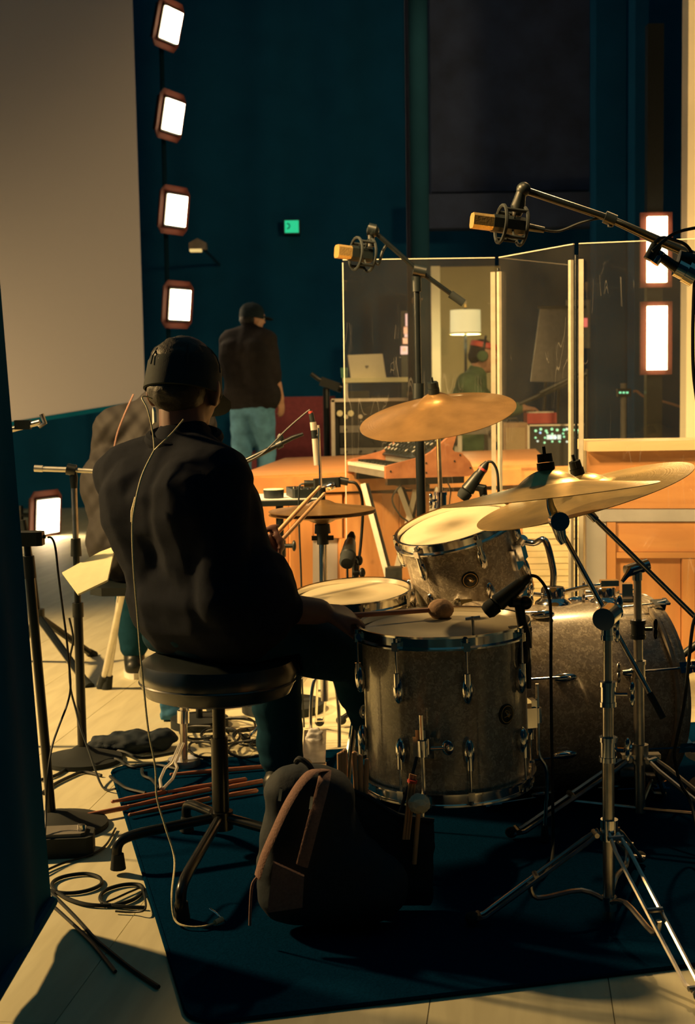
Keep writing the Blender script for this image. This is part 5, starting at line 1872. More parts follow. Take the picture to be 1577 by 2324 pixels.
# bass drum mic boom coming from the right edge
y = 4.32
bm = thing('microphone_stand', 'short black boom pointing at the bass drum hoop from right', 'stand', (P(1640, 1500, y).x, y, 0))
MB().tube([P(1518, 1512, y), P(1560, 1478, y), P(1660, 1405, y)], [.007, .012, .012], 10).build('boom_arm', M['black'], bm)
q_ = P(1655, 1408, y)
MB().cyl((q_.x, y, .02), (q_.x, y, q_.z + .03), .013).build('upright_tube', M['blackmetal'], bm)
MB().cyl((q_.x, y, 0), (q_.x, y, .03), .13, n=28).build('base', M['rubber'], bm)

# hi-hat pencil microphone, thin stand and box
y = 4.62
pm = thing('pencil_microphone', 'slim silver pencil microphone pointing down above the hi-hat', 'microphone', P(716, 1000, y))
MB().cyl(P(714, 993, y), P(719, 1056, y), .010, n=14).build('mic_body', M['alu'], pm)
MB().cyl(P(712, 975, y), P(714, 995, y), .0103, n=14).build('dark_band', M['black'], pm)
MB().cyl(P(710, 958, y), P(712, 976, y), .0105, n=14).build('collar', M['alu'], pm)
MB().tube([P(710, 960, y), P(706, 940, y), P(703, 930, y)], [.0085, .008, .004], 12).build('plug', M['black'], pm)
MB().cyl(P(705, 938, y), P(704, 933, y), .007, n=12).build('red_ring', M['redpaint'], pm)
MB().cyl(P(718, 990, y), P(727, 990, y), .008).build('clip', M['black'], pm)
cable('microphone_cable', 'black cable slanting from the pencil microphone towards the drummer',
      [P(703, 930, y), P(690, 940, y), P(650, 975, y), P(600, 1025, y), P(560, 1048, y), P(500, 1070, y + .05)], .003)
rs2 = thing('microphone_stand', 'thin grey rod and black junction box above the hi-hat', 'stand', P(730, 1095, y + .12))
MB().cyl(P(722, 965, y), P(729, 1105, y), .0042, n=10).build('thin_rod', M['alu'], rs2)
y = 4.72
MB().rbox(P(742, 1096, y), (.09, .04, .032), .006, Matrix.Rotation(-.05, 3, 'Y')).build('junction_box', M['black'], rs2)
MB().cyl(P(690, 1098, y), P(715, 1098, y), .012).build('plug', M['black'], rs2)
MB().cyl(P(770, 1090, y), P(790, 1094, y), .013).build('plug', M['black'], rs2)
MB().cyl(P(728, 1108, y - .02), P(760, 1102, y - .02), .012).ell(P(750, 1104, y - .03), .014).build('clamp', M['chrome'], rs2)
MB().cyl(P(731, 1100, y - .02), P(731, 1130, y - .02), .006).build('mount_pin', M['chrome'], rs2)
cable('cable', 'thin dark cable dropping from the junction box past the riser panels',
      [P(692, 1098, y), P(680, 1102, y), P(678, 1130, y), P(679, 1200, y), P(683, 1300, y), P(684, 1360, y), P(684, 1500, y), G(690, 1650, .006)], .0035)
cable('cable', 'black cable bending from the junction box down beside the keyboard leg',
      [P(790, 1094, y), P(808, 1098, y), P(820, 1125, y), P(823, 1170, y), P(818, 1240, y), P(811, 1300, y - .1), P(808, 1360, y - .1)], .0055)
y = 4.85
ba = thing('microphone_stand', 'black boom stand with arm crossing beside the drummer towards hi-hat', 'stand', (P(500, 1500, y).x, y, 0))
MB().tube([P(432, 1094, y), P(560, 1045, y), P(665, 993, y), P(688, 985, y)], [.012, .011, .008, .006], 10).build('boom_arm', M['blackmetal'], ba)
MB().cyl(P(628, 1012, y), P(640, 1006, y), .014).ell(P(636, 996, y), (.012, .008, .02)).build('boom_joint', M['black'], ba)
q_ = P(440, 1088, y)
MB().cyl((q_.x, y, .02), (q_.x, y, q_.z), .012).build('upright_tube', M['blackmetal'], ba)
MB().cyl((q_.x, y, 0), (q_.x, y, .03), .10, n=28).build('base', M['rubber'], ba)

# snare mic, seen end on
y = 4.35
sm2 = thing('snare_microphone', 'black microphone pointing at the viewer between snare and keyboard leg', 'microphone', P(793, 1250, y))
mic_dynamic(sm2, P(787, 1280, y - .06), P(795, 1228, y + .08), .024)
xlr(sm2, P(795, 1232, y + .08), P(799, 1208, y + .1), .014)
MB().cyl(P(788, 1285, y), P(790, 1400, y), .0035).build('thin_rod', M['black'], sm2)
stb = MB().cyl(P(806, 1262, y + .05), P(808, 1400, y + .05), .011)
stb.build('stand_tube', M['black'], sm2)
for px, py in ((812, 1272), (818, 1300)):
    MB().cyl(P(800, py, y + .04), P(px + 6, py, y + .04), .007).ell(P(px + 4, py, y + .04), (.01, .012, .016)).build('knob', M['black'], sm2)
qq = P(808, 1400, y + .05)
MB().cyl((qq.x, qq.y, .01), qq, .010).build('lower_tube', M['blackmetal'], sm2)
MB().cyl((qq.x, qq.y, 0), (qq.x, qq.y, .02), .055, n=24).build('base', M['rubber'], sm2)

# small side table with sheet, cup and headphone amp, left of the hi-hat
y = 5.1
tb = thing('side_table', 'small dark edged table with a black pole beside the riser', 'table', (P(630, 1400, y).x, y, 0))
tz = P(640, 1140, y).z
R_ = Matrix.Rotation(.18, 3, 'Z')
tcx = P(622, 1128, y).x
MB().rbox((tcx, y + .12, tz), (.32, .36, .018), .01, R_).build('table_top', M['black'], tb)
MB().cyl((tcx + .02, y - .02, .03), (tcx + .02, y - .02, tz - .008), .014, n=14).build('pole', M['blackmetal'], tb)
MB().cyl((tcx + .02, y - .02, .26 + .3), (tcx + .02, y - .02, .62), .02).cyl((tcx + .02, y - .03, .6), (tcx + .07, y - .03, .6), .008).ell((tcx + .07, y - .03, .6), (.008, .012, .02)).build('height_knob', M['black'], tb)
MB().cyl((tcx + .02, y - .02, 0), (tcx + .02, y - .02, .03), .15, n=28).build('base', M['rubber'], tb)
tag(MB().box((tcx + .01, y + .13, tz + .011), (.27, .30, .003), R_).build('paper_sheet', M['paper'], smooth=False), 'pale grey paper sheet lying on the small table', 'paper')
cu = P(620, 1137, y)
cup = tag(MB().lathe([(0, 0), (.036, 0), (.038, .03), (.034, .032), (.03, .028), (0, .028)], Matrix.Translation((cu.x, y + .04, tz + .0135)), 24).build('tape_roll', M['black']), 'low round black roll lying on the paper sheet', 'roll')
MB().lathe([(0, 0), (.037, 0), (.036, .002), (0, .002)], Matrix.Translation((cu.x, y + .04, tz + .044)), 24).build('pale_top', M['cream'], cup)
ha = tag(MB().rbox((tcx + .10, y + .10, tz + .029), (.10, .18, .032), .008, R_).build('headphone_amplifier', M['black'], smooth=False), 'flat black device on the right half of the small table', 'device')
for k in range(3):
    MB().cyl((tcx + .075 + k * .025, y + .02, tz + .045), (tcx + .075 + k * .025, y + .02, tz + .056), .007, n=10).build('knob', M['chrome'], ha)

# left stands
lA = G(118, 1878, 0)
sA = thing('speaker_stand', 'black pole stand with a small black box on top, nearest the left drape', 'stand', (lA.x, lA.y, 0))
y = lA.y
tpz = P(62, 1240, y)
MB().lathe([(0, 0), (.13, 0), (.128, .014), (.06, .03), (.024, .045), (0, .045)], Matrix.Translation((lA.x + .02, y, 0)), 36).build('base', M['rubber'], sA)
pA = lambda py: P(62 + (py - 1240) * .087, py, y)
MB().tube([V((lA.x, y, .03)), pA(1295)], .0125, 14).build('lower_tube', M['blackmetal'], sA)
MB().cyl(pA(1312), pA(1262), .017, .016, 16).build('height_clutch', M['black'], sA)
MB().tube([pA(1275), pA(1236)], .0095, 12).build('upper_tube', M['blackmetal'], sA)
MB().rbox(P(66, 1222, y), (.075, .06, .036), .012).build('top_box', M['black'], sA)
MB().tube([P(85, 1216, y), P(104, 1219, y)], [.006, .0045], 10).build('plug', M['black'], sA)
cable('cable', 'thin black cable hanging in a long bow from the box at left',
      [P(108, 1219.5, y), P(118, 1222, y), P(126, 1245, y), P(132, 1300, y), P(142, 1380, y), P(150, 1440, y), P(156, 1500, y), P(160, 1560, y), P(152, 1600, y), P(133, 1650, y - .06), P(118, 1695, y - .12), P(108, 1760, y - .17), P(104, 1850, y - .2), G(98, 1985, .006)], .003)
lB = G(188, 1728, 0)
y = lB.y
sB = thing('microphone_stand', 'slim boom stand with grey horizontal arm, second pole from the left', 'stand', (lB.x, y, 0))
pB = lambda py: P(167 + (py - 1075) * .032, py, y)
MB().lathe([(0, 0), (.125, 0), (.123, .014), (.05, .03), (.02, .05), (0, .05)], Matrix.Translation((lB.x, y, 0)), 36).build('base', M['rubber'], sB)
MB().tube([V((lB.x, y, .03)), pB(1395)], .0145, 14).build('lower_tube', M['blackmetal'], sB)
MB().cyl(pB(1400), pB(1368), .0175, n=16).build('height_clutch', M['black'], sB)
MB().tube([pB(1380), pB(1250)], .0105, 12).build('middle_tube', M['blackmetal'], sB)
MB().cyl(pB(1262), pB(1222), .0175, .015, 16).build('upper_clutch', M['black'], sB)
MB().tube([pB(1235), pB(1100)], .0095, 12).build('upper_tube', M['brushed'], sB)
MB().tube([pB(1108), pB(1085), pB(1070)], [.010, .013, .010], 12).cyl(P(152, 1064, y), P(172, 1068, y), .018, n=16).build('boom_joint', M['black'], sB)
MB().tube([P(92, 1064, y), P(152, 1066, y), P(240, 1071, y), P(275, 1073, y)], [.0085, .0085, .006, .006], 10).build('boom_arm', M['alu'], sB)
MB().cyl(P(78, 1063, y), P(97, 1064, y), .0105, n=14).build('end_weight', M['alu'], sB)
bdm = MB()
bq = [P(142, 1303, y - .05), P(178, 1352, y - .2), P(245, 1320, y - .14), P(262, 1243, y + .04), P(228, 1256, y + .01)]
nb = (bq[1] - bq[0]).cross(bq[3] - bq[0]).normalized()
bq[2] = ray_plane(245, 1320, bq[0], nb)
bq[4] = ray_plane(228, 1256, bq[0], nb)
bdm.add(bq + [q_ + nb * .006 for q_ in bq], [(0, 1, 2, 3, 4), (5, 6, 7, 8, 9)] + [(i, (i + 1) % 5, 5 + (i + 1) % 5, 5 + i) for i in range(5)])
cbd = bdm.build('card_board', M['cream'], smooth=False)
tag(cbd, 'pale yellow card tilted against the second stand from the left', 'card')
cable('cable', 'black cable twisting down the second stand from the left',
      [pB(1400) + V((-.024, -.02, 0)), P(166, 1450, y - .02), P(158, 1500, y - .02), P(160, 1560, y - .02), P(172, 1610, y - .02), P(182, 1650, y - .09), P(200, 1700, y - .15), G(232, 1785, .007), G(262, 1790, .016)], .0035)
# folded tripod stand behind
y = 5.9
tA = thing('tripod_stand', 'black tripod stand with spread legs behind the two left poles', 'stand', (P(86, 1500, y).x, y, 0))
hx = P(86, 1398, y)
MB().cyl(hx + V((0, 0, -.03)), hx + V((0, 0, .03)), .028, n=14).build('hub', M['black'], tA)
MB().tube([hx, P(74, 1300, y), P(52, 1180, y)], .013, 10).build('upright_tube', M['blackmetal'], tA)
for f in (G(213, 1488, 0), G(203, 1560, 0), G(30, 1500, 0)):
    l_ = MB().tube([hx, f + (hx - f) * .05], .016, 8).build('leg', M['blackmetal'], tA)
    MB().cyl(f, f + (hx - f) * .09, .022, .018).build('rubber_foot', M['rubber'], l_)

cs_ = P(70, 962, 4.6)
cl = thing('clamp_lamp', 'small chrome clamp bar poking out beside the left drape', 'clamp', cs_)
MB().cyl(P(20, 976, 4.6), P(90, 958, 4.6), .010).build('bar', M['brushed'], cl)
MB().box(P(52, 964, 4.6), (.05, .03, .03)).build('clamp_block', M['black'], cl)
MB().tube([P(94, 940, 4.6), P(102, 960, 4.6), P(88, 968, 4.6)], .008, 8).build('hook', M['brushed'], cl)
MB().cyl(P(20, 976, 4.6), P(-60, 996, 4.6), .010).cyl(P(-60, 996, 4.6), V((P(-60, 996, 4.6).x, 4.6, 0)), .012).build('support', M['blackmetal'], cl)

# second dark base on the floor at left
f2 = G(150, 1935, 0)
fp = thing('foot_controller', 'low dark foot controller on the floor beside the left drape', 'pedal', (f2.x, f2.y, 0))
MB().rbox((f2.x - .02, f2.y, .025), (.18, .10, .05), .015, Matrix.Rotation(.1, 3, 'Z')).build('case', M['rubber'], fp)
MB().rbox((f2.x - .025, f2.y, .0545), (.15, .075, .008), .01, Matrix.Rotation(.1, 3, 'Z')).build('top_plate', M['panel'], fp)
MB().cyl((f2.x + .04, f2.y, .058), (f2.x + .04, f2.y, .072), .01).build('switch', M['chrome'], fp)


# cables on the floor
def fl_(pts, z=.0055):
    return [G(x, y_, z) for x, y_ in pts]


cable('cable', 'black cable looped twice on the pale floor at lower left',
      fl_([(95, 2005), (110, 2020), (150, 2027), (195, 2022), (228, 2008), (226, 1992), (195, 1983), (150, 1988), (122, 2000), (120, 2015), (145, 2035), (185, 2050), (225, 2055), (265, 2053), (305, 2040), (325, 2020), (315, 2008), (280, 2008), (240, 2020), (227, 2038), (240, 2052), (285, 2058), (330, 2060)]), .0045)
cable('cable', 'thinner cable lying across the edge of the black rug at lower left',
      fl_([(228, 2052), (260, 2040), (300, 2022), (322, 2018)], .006) + fl_([(330, 2062)], .014) + fl_([(300, 2070), (262, 2068)], .006), .0025)
cable('cable', 'brown black cable running diagonally across the floor below the loops',
      fl_([(88, 2000), (120, 2030), (170, 2080), (215, 2130), (250, 2160), (300, 2200), (360, 2240)]), .0045)
cable('cable', 'second diagonal cable beside the brown black one',
      fl_([(80, 2030), (115, 2052), (160, 2092), (205, 2135), (236, 2172), (262, 2205)]), .004)
cable('cable', 'thin cable crossing the pale floor between the stand bases and rug',
      fl_([(85, 1985), (140, 1960), (205, 1940), (240, 1918), (262, 1880)]), .003)
cable('cable', 'black cable curving past the foot of the tall left stand',
      fl_([(96, 1800), (120, 1782), (160, 1762), (190, 1752), (230, 1760)], .006), .005)
cable('cable', 'black cable lying under the second left stand towards the drape',
      fl_([(92, 1770), (130, 1758), (170, 1730), (215, 1700), (250, 1697)], .006), .005)
rr_ = random.Random(11)
for i in range(7):
    c = [(455, 1660), (500, 1668), (540, 1645), (570, 1672), (470, 1700), (610, 1690), (560, 1700)][i]
    pts = []
    for k in range(12):
        a = k * 1.05 + i
        pts.append(G(c[0] + (38 + 14 * rr_.random()) * math.cos(a), c[1] + (13 + 9 * rr_.random()) * math.sin(a), .006 + .012 * (k % 4) + .001 * i))
    lab = ['leftmost', 'second from left', 'third from left', 'fourth from left', 'nearest', 'rightmost', 'lower right'][i]
    cable('cable', 'tangled black cable coil below the stool seat, %s of the heap' % lab, pts, .004, group='tangled cables below the stool')
for i, pts in enumerate(([(205, 1712), (240, 1700), (280, 1706), (320, 1720), (380, 1712), (430, 1700)],
                         [(215, 1735), (260, 1722), (300, 1740), (350, 1735), (400, 1745)],
                         [(360, 1790), (345, 1770), (325, 1760), (322, 1745)],
                         [(250, 1762), (270, 1778), (290, 1790), (330, 1800)])):
    cable('cable', ['black cable along the rear edge of the rug left of stool', 'black cable wandering beside the rear edge of rug',
                    'short curled cable near the drumstick pile', 'dark cable end lying left of the drumstick pile'][i], fl_(pts, .016), .005)
qb = G(300, 1712, 0)
kb = thing('cable_bag', 'low black cloth bag slumped on the floor left of the stool', 'bag', (qb.x, qb.y, 0))
bake(MB().ell((qb.x, qb.y + .05, .03), (.12, .07, .035)).ell((qb.x - .08, qb.y + .04, .03), (.07, .05, .025)).ell((qb.x + .08, qb.y + .06, .035), (.06, .05, .03)).build('body', M['bag'], kb), .008, 3, .012, .05)
qb = G(392, 1640, 0)
bb = thing('cloth_bag', 'small blue cloth bag standing on the floor below the stool seat', 'bag', (qb.x, qb.y, 0))
bake(MB().prism([(-.045, -.03), (.045, -.03), (.05, .03), (-.05, .03)], .16, Matrix.Translation((qb.x, qb.y + .04, .085))).ell((qb.x, qb.y + .04, .03), (.05, .04, .03)).build('body', M['bluecloth'], bb), .007, 5, .006, .05)

# chrome stand with a wire loop foot, seen under the stool
y = 4.3
w = thing('chrome_stand', 'short chrome stand with a bright wire loop foot, left of stool pole', 'stand', (P(415, 1740, y).x, y, 0))
gz = P(418, 1745, y)
MB().cyl((gz.x, y, .02), P(416, 1580, y), .0115, n=14).build('tube', M['brushed'], w)
MB().cyl(P(416, 1612, y), P(416, 1640, y), .019, n=14).build('tube_clamp', M['chrome'], w)
MB().cyl((gz.x, y, .0095), (gz.x, y, .03), .05, n=20).build('base', M['brushed'], w)
a_, b_ = P(412, 1688, y - .05), G(368, 1790, KZ + .02)
dv = (b_ - a_)
sd_ = V((1, .15, 0)).normalized()
lp_ = [a_ + sd_ * .005, a_ + dv * .45 + sd_ * .006, a_ + dv * .56 + sd_ * .018, a_ + dv * .8 + sd_ * .018, b_ + sd_ * .003]
lq_ = [a_ - sd_ * .005, a_ + dv * .45 - sd_ * .006, a_ + dv * .56 - sd_ * .018, a_ + dv * .8 - sd_ * .018, b_ - sd_ * .003]
MB().tube(lp_ + lq_[::-1], .0046, 8, True).build('wire_loop', M['alu'], w)

# drumsticks on the rug
def rod(a, b, label, m='redstick', r=.0068, z=None):
    A_, B_ = G(*a, KZ + r), G(*b, KZ + r)
    if z:
        A_.z += z
        B_.z += z
    d = (B_ - A_).normalized()
    st = MB().tube([A_, A_ + d * .003, A_ + d * .008, A_ + d * .012, A_ + (B_ - A_) * .3, B_ - d * .004, B_], [.002, .005, .005, .0042, r, r, r * .6], 10)
    return tag(st.build('drumstick', M[m]), label, 'drumstick', 'drumsticks scattered on the rug')


rod((168, 1856), (292, 1832), 'drumstick overhanging the left edge of the rug, furthest left')
rod((252, 1820), (378, 1797), 'drumstick with its tip left of the stool cord, rear of the front rows')
rod((378, 1799), (560, 1770), 'drumstick continuing behind the stool pole, beside the wire loop', z=.002)
rod((288, 1831), (478, 1791), 'middle long drumstick between two others left of the stool pole', z=.0)
rod((291, 1850), (478, 1812), 'nearest of the long drumsticks left of the stool pole')
rod((500, 1808), (585, 1794), 'drumstick right of the stool pole, lowest of the pile')
rod((385, 1758), (600, 1740), 'rearmost drumstick passing behind the stool pole')
rod((500, 1790), (598, 1772), 'drumstick right of the stool pole, second from the rear')

# stick bag hung on the floor tom with sticks, and a soft mallet
fb_ = P(850, 1830, 3.05)
sbg = thing('stick_bag', 'open black stick bag leaning against the floor tom front left', 'bag', (fb_.x, 3.05, KZ))
bgm = MB()
def bagpoly(y, pts, th):
    a = [P(px, py, y) for px, py in pts]
    b = [q_ + V((0, th, 0)) for q_ in a]
    n = len(a)
    bgm.add(a + b, [tuple(range(n)), tuple(range(n, 2 * n))] + [(i, (i + 1) % n, n + (i + 1) % n, n + i) for i in range(n)])
bagpoly(3.03, [(770, 1782), (842, 1812), (902, 1850), (985, 1862), (985, 2060), (770, 2060)], .035)
o_ = bgm.build('pouch', M['bag'], sbg)
bake(o_, .008, 3, .004, .08)
MB().tube(spline([P(770, 1782, 3.03), P(842, 1812, 3.03), P(902, 1850, 3.03), P(985, 1862, 3.03)], 4), .005, 6).build('rim_binding', M['bag'], sbg)
MB().tube(spline([P(905, 1850, 3.11), P(935, 1760, 3.14), P(945, 1720, 3.2)], 5), .004, 6).build('hanging_cord', M['bag'], sbg)
for i, (a, b_) in enumerate((((783, 1700), (784, 1830)), ((776, 1705), (778, 1830)), ((804, 1705), (811, 1850)), ((817, 1712), (821, 1860)), ((833, 1722), (826, 1860)), ((770, 1708), (772, 1825)))):
    A_, B_ = P(*a, 3.052), P(*b_, 3.048)
    lab = ['second stick', 'third stick', 'fourth stick', 'fifth stick', 'rounded end stick, furthest right', 'first stick'][i]
    st = MB().tube([A_, A_ + (B_ - A_) * .02, B_], [.003, .0058, .0058], 10)
    tag(st.build('drumstick', M['hickory']), '%s%s standing in the stick bag' % (lab, '' if i == 4 else ' from the left'), 'drumstick', 'drumsticks in the stick bag')
bru = thing('rod_bundle', 'bundle of thin wooden rods beside the cream mallet head', 'drumstick', P(925, 1850, 3.0))
for k in range(5):
    MB().cyl(P(931 + k * 3.2, 1756 + k, 3.005 + .002 * (k % 2)), P(915 + k * 3.2, 1905, 3.005 + .002 * (k % 2)), .0022, n=8).build('rod', M['hickory'], bru)
MB().cyl(P(936, 1770, 3.005), P(935, 1776, 3.005), .011, .011, 12).build('binding', M['redpaint'], bru)
mal = thing('mallet', 'cream felt mallet head up in the stick bag under the floor tom', 'mallet', P(950, 1825, 2.99))
bake(MB().ell(P(951, 1824, 2.99), (.024, .024, .022)).build('felt_head', M['felt'], mal), .003, 2, .0025, .008)
MB().tube([P(950, 1840, 2.995), P(940, 1960, 3.01)], .0052, 10).build('shaft', M['hickory'], mal)

# backpack in front of the stool
yb = 2.92
bpk = thing('backpack', 'black backpack with brown grey shoulder straps standing on the rug', 'bag', (P(730, 2100, yb).x, yb, KZ))
gx = P(735, 1900, yb).x
bz1 = P(735, 1735, yb).z
bd2 = MB()
bd2.cap((gx - .07, yb + .03, KZ + .085), (gx + .10, yb + .03, KZ + .085), .08)
bd2.cap((gx - .07, yb + .03, .15), (gx + .06, yb + .03, .14), .077)
bd2.cap((gx - .068, yb + .035, .20), (gx + .02, yb + .035, .19), .074)
bd2.cap((gx - .06, yb + .04, bz1 - .075), (gx + .0, yb + .04, bz1 - .08), .07)
bd2.cap((gx - .06, yb + .04, .24), (gx + .005, yb + .04, .23), .072)
bake(bd2.build('body', M['bag'], bpk), .008, 14, .003, .12)
yf = yb - .065


def strap(pts, wd, name):
    pts = spline(pts, 5)
    mb = MB().tube(pts, wd, 8, flat=.22)
    return mb.build(name, M['strap'], bpk)


s1_ = strap([P(735, 1748, yf + .05), P(710, 1752, yf + .01), P(682, 1778, yf), P(650, 1830, yf - .01), P(622, 1890, yf - .01), P(598, 1945, yf), P(584, 1990, yf + .005)], .014, 'shoulder_strap')
s2_ = strap([P(738, 1748, yf + .05), P(735, 1770, yf + .01), P(728, 1800, yf), P(712, 1860, yf - .01), P(698, 1915, yf - .01), P(685, 1965, yf)], .013, 'shoulder_strap')
for (px, py), st_ in (((631, 1803), s1_), ((701, 1822), s2_)):
    MB().box(P(px + 5, py, yf - .02), (.006, .005, .026), Matrix.Rotation(.15, 3, 'Y')).build('buckle', M['chrome'], st_)
MB().tube(spline([P(584, 1990, yf + .005), P(572, 2010, yf), P(568, 2060, yf + .005), P(567, 2100, yf + .01)], 5), .003, 6).build('webbing_tail', M['strap'], bpk)
MB().tube(spline([P(672, 1730, yf + .06), P(680, 1722, yf + .05), P(700, 1735, yf + .04), P(712, 1755, yf + .04)], 5), .006, 8).build('grab_handle', M['bag'], bpk)
fpn = MB()
slab(fpn, [(620, 1958), (690, 1990), (686, 2060), (606, 2072)], (0, yf - .008, 0), (0, -1, 0), 0, .012)
fpn.build('front_pocket', M['strap'], bpk, smooth=False)
kg = G(888, 2030, KZ + .003)
tag(MB().tube(spline([kg + V((-.008, .012, 0)), kg + V((.0, .0, .0)), kg + V((.009, -.012, 0)), kg + V((.004, -.001, 0))], 4, True), .0022, 6, True).build('metal_clip', M['chrome']), 'tiny bright metal clip lying on the rug right of the backpack', 'clip')
pp_ = G(712, 1722, 0)
tag(bake(MB().ell((pp_.x, pp_.y - .03, .06), (.03, .012, .05), Matrix.Rotation(.3, 3, 'Y')).build('white_cloth', M['paper']), .004, 2, .006, .02), 'crumpled pale cloth on the floor beyond the backpack', 'cloth')
wsx = P(622, 1795, 3.35)
bot = thing('water_bottle', 'small pale bottle standing on the rug left of the backpack straps', 'bottle', (wsx.x, 3.35, KZ))
MB().lathe([(0, 0), (.02, .002), (.022, .02), (.021, .12), (.016, .135), (.011, .15), (0, .15)], Matrix.Translation((wsx.x, 3.35, KZ)), 20).build('body', M['cream'], bot)
MB().cyl((wsx.x, 3.35, KZ + .148), (wsx.x, 3.35, KZ + .166), .012, n=16).build('cap', M['alu'], bot)


# ------------------------------------------------------------------ synthesizer on its stand, behind the shield
n0 = P(876, 1091, 5.86) + V((0, 0, .008))
EW = V((-.27, .963, 0)).normalized()
ED = V((EW.y, -EW.x, 0))
SW = .61
sy_ = thing('synthesizer', 'knob covered synthesizer with red brown wooden end cheeks behind the shield', 'keyboard', n0)


def SP(d, wv, z):
    return n0 + ED * d + EW * wv + V((0, 0, z))


prof_ = [(0, 0), (0, .05), (.02, .056), (.165, .088), (.20, .106), (.30, .186), (.312, .178), (.292, .115), (.30, .106), (.335, .096), (.37, .06), (.388, .02), (.38, .006), (.36, 0)]
for wv in (0, SW - .025):
    mb = MB()
    a = [SP(d, wv, z) for d, z in prof_]
    b = [SP(d, wv + .025, z) for d, z in prof_]
    k = len(a)
    mb.add(a + b, [tuple(range(k)), tuple(range(k, 2 * k))[::-1]] + [(i, (i + 1) % k, k + (i + 1) % k, k + i) for i in range(k)])
    ck = mb.build('end_cheek', M['synthwood'], sy_, smooth=False)
    if wv == 0:
        for d, z in ((.02, .03), (.175, .02), (.175, .06), (.30, .065), (.325, .15 - .06), (.37, .035)):
            MB().cyl(SP(d, -.003, z), SP(d, .002, z), .004, n=10).build('screw', M['black'], ck)


def sbox(name, m, d0, d1, w0, w1, z0, z1, parent, z0b=None, z1b=None):
    z0b = z0 if z0b is None else z0b
    z1b = z1 if z1b is None else z1b
    vs = []
    for wv in (w0, w1):
        vs += [SP(d0, wv, z0), SP(d1, wv, z0b), SP(d1, wv, z1b), SP(d0, wv, z1)]
    return MB().add(vs, [(0, 1, 2, 3), (7, 6, 5, 4)] + [(i, (i + 1) % 4, 4 + (i + 1) % 4, 4 + i) for i in range(4)]).build(name, m, parent, smooth=False)


bodyo = sbox('case', M['panel'], .004, .37, .0255, SW - .0255, .002, .0305, sy_)
sbox('front_strip', M['keys_white'], .001, .013, .0255, SW - .0255, .031, .046, sy_)
sbox('rear_case', M['panel'], .18, .29, .0255, SW - .0255, .03, .075, sy_, .03, .155)
cp_ = sbox('control_panel', M['black'], .165, .30, .0255, SW - .0255, .072, .078, sy_, .165, .172)
nk_ = 32
kw = (SW - .06) / nk_
kme = None
for i in range(nk_):
    sbox('white_key', M['keys_white'], .014, .135, .03 + i * kw + .0005, .03 + (i + 1) * kw - .0005, .031, .045, sy_)
    if i % 7 in (0, 1, 3, 4, 5):
        sbox('black_key', M['black'], .05, .13, .03 + (i + 1) * kw - .0045, .03 + (i + 1) * kw + .0045, .045, .055, sy_)
rk = random.Random(3)
for r in range(5):
    for c in range(11):
        if rk.random() < .1:
            continue
        d = .182 + r * .023
        z = .078 + (d - .165) / .135 * .094 + .001
        wv = .055 + c * (SW - .11) / 10
        up_ = (V((0, 0, 1)) * .82 - ED * .57)
        p_ = SP(d, wv, z)
        kb_ = MB().cyl(p_, p_ + up_ * .016, .0115, .009, 12).build('knob', M['black'], cp_)
        MB().cyl(p_ + up_ * .0158, p_ + up_ * .018, .0085, n=12).build('knob_cap', M['alu'], cp_) if rk.random() < .75 else None

kst = thing('keyboard_stand', 'pale and black keyboard stand with slanted legs carrying the synthesizer', 'stand', (n0.x + .2, 6.1, 0))


def bar(root, a, b, wd=.03, dp=.03, name='leg', m='alu'):
    a, b = V(a), V(b)
    d = (b - a).normalized()
    R = frame(d, (0, 1, 0))
    o = MB().box((a + b) / 2, (wd, dp, (b - a).length), R).build(name, M[m], root, smooth=False)
    return o


def down(a, b):
    d = V(b) - V(a)
    return V(a) + d * ((.02 - a[2]) / d.z)


for i, (a, b) in enumerate(((P(824, 1100, 6.02), P(880, 1313, 5.92)), (P(994, 1106, 5.95), P(950, 1285, 5.95)), (P(905, 1106, 6.30), P(934, 1185, 6.28)), (P(944, 1106, 6.30), P(912, 1240, 6.28)))):
    f_ = down(a, b)
    bar(kst, a, f_, .022, .05, 'leg', 'alu' if i else 'alu')
    off = V((.018, .02, 0))
    bar(kst, a + off, f_ + off, .014, .05, 'dark_rail', 'blackmetal')
    MB().box(f_ + V((.01, .01, -.006)), (.06, .06, .026)).build('rubber_foot', M['rubber'], kst)
bar(kst, SP(.02, .06, -.016), SP(.36, .06, -.016), .03, .03, 'top_arm', 'blackmetal')
bar(kst, SP(.02, SW - .08, -.016), SP(.36, SW - .08, -.016), .03, .03, 'top_arm', 'blackmetal')
bar(kst, SP(.19, .04, -.046), SP(.19, SW - .04, -.046), .028, .028, 'cross_bar', 'blackmetal')
bb2 = MB().box(P(893, 1308, 5.9), (.07, .06, .08)).cyl(P(893, 1300, 5.86), P(893, 1300, 5.84), .012)
bb2.build('joint_block', M['black'], kst)
cable('cable', 'thin black cables hanging below the synthesizer', [SP(.15, .2, -.02), P(890, 1130, 6.1), P(908, 1170, 6.15), P(930, 1190, 6.2), P(940, 1240, 6.2), P(944, 1330, 6.15), G(948, 1480, .006)], .004)
cable('cable', 'second thin cable hanging beneath the synthesizer, nearer its rear', [SP(.30, .15, -.002), P(1022, 1110, 6.05), P(1020, 1150, 6.05), P(1024, 1250, 6.05), P(1022, 1380, 6.05), G(1030, 1485, .006)], .003)


# ------------------------------------------------------------------ gear and furniture at the back
def pbox(mb, px0, py0, px1, py1, y0, y1):
    a, b = P(px0, py0, y0), P(px1, py1, y0)
    return mb.bbox((a.x, y0, b.z), (b.x, y1, a.z)), a, b


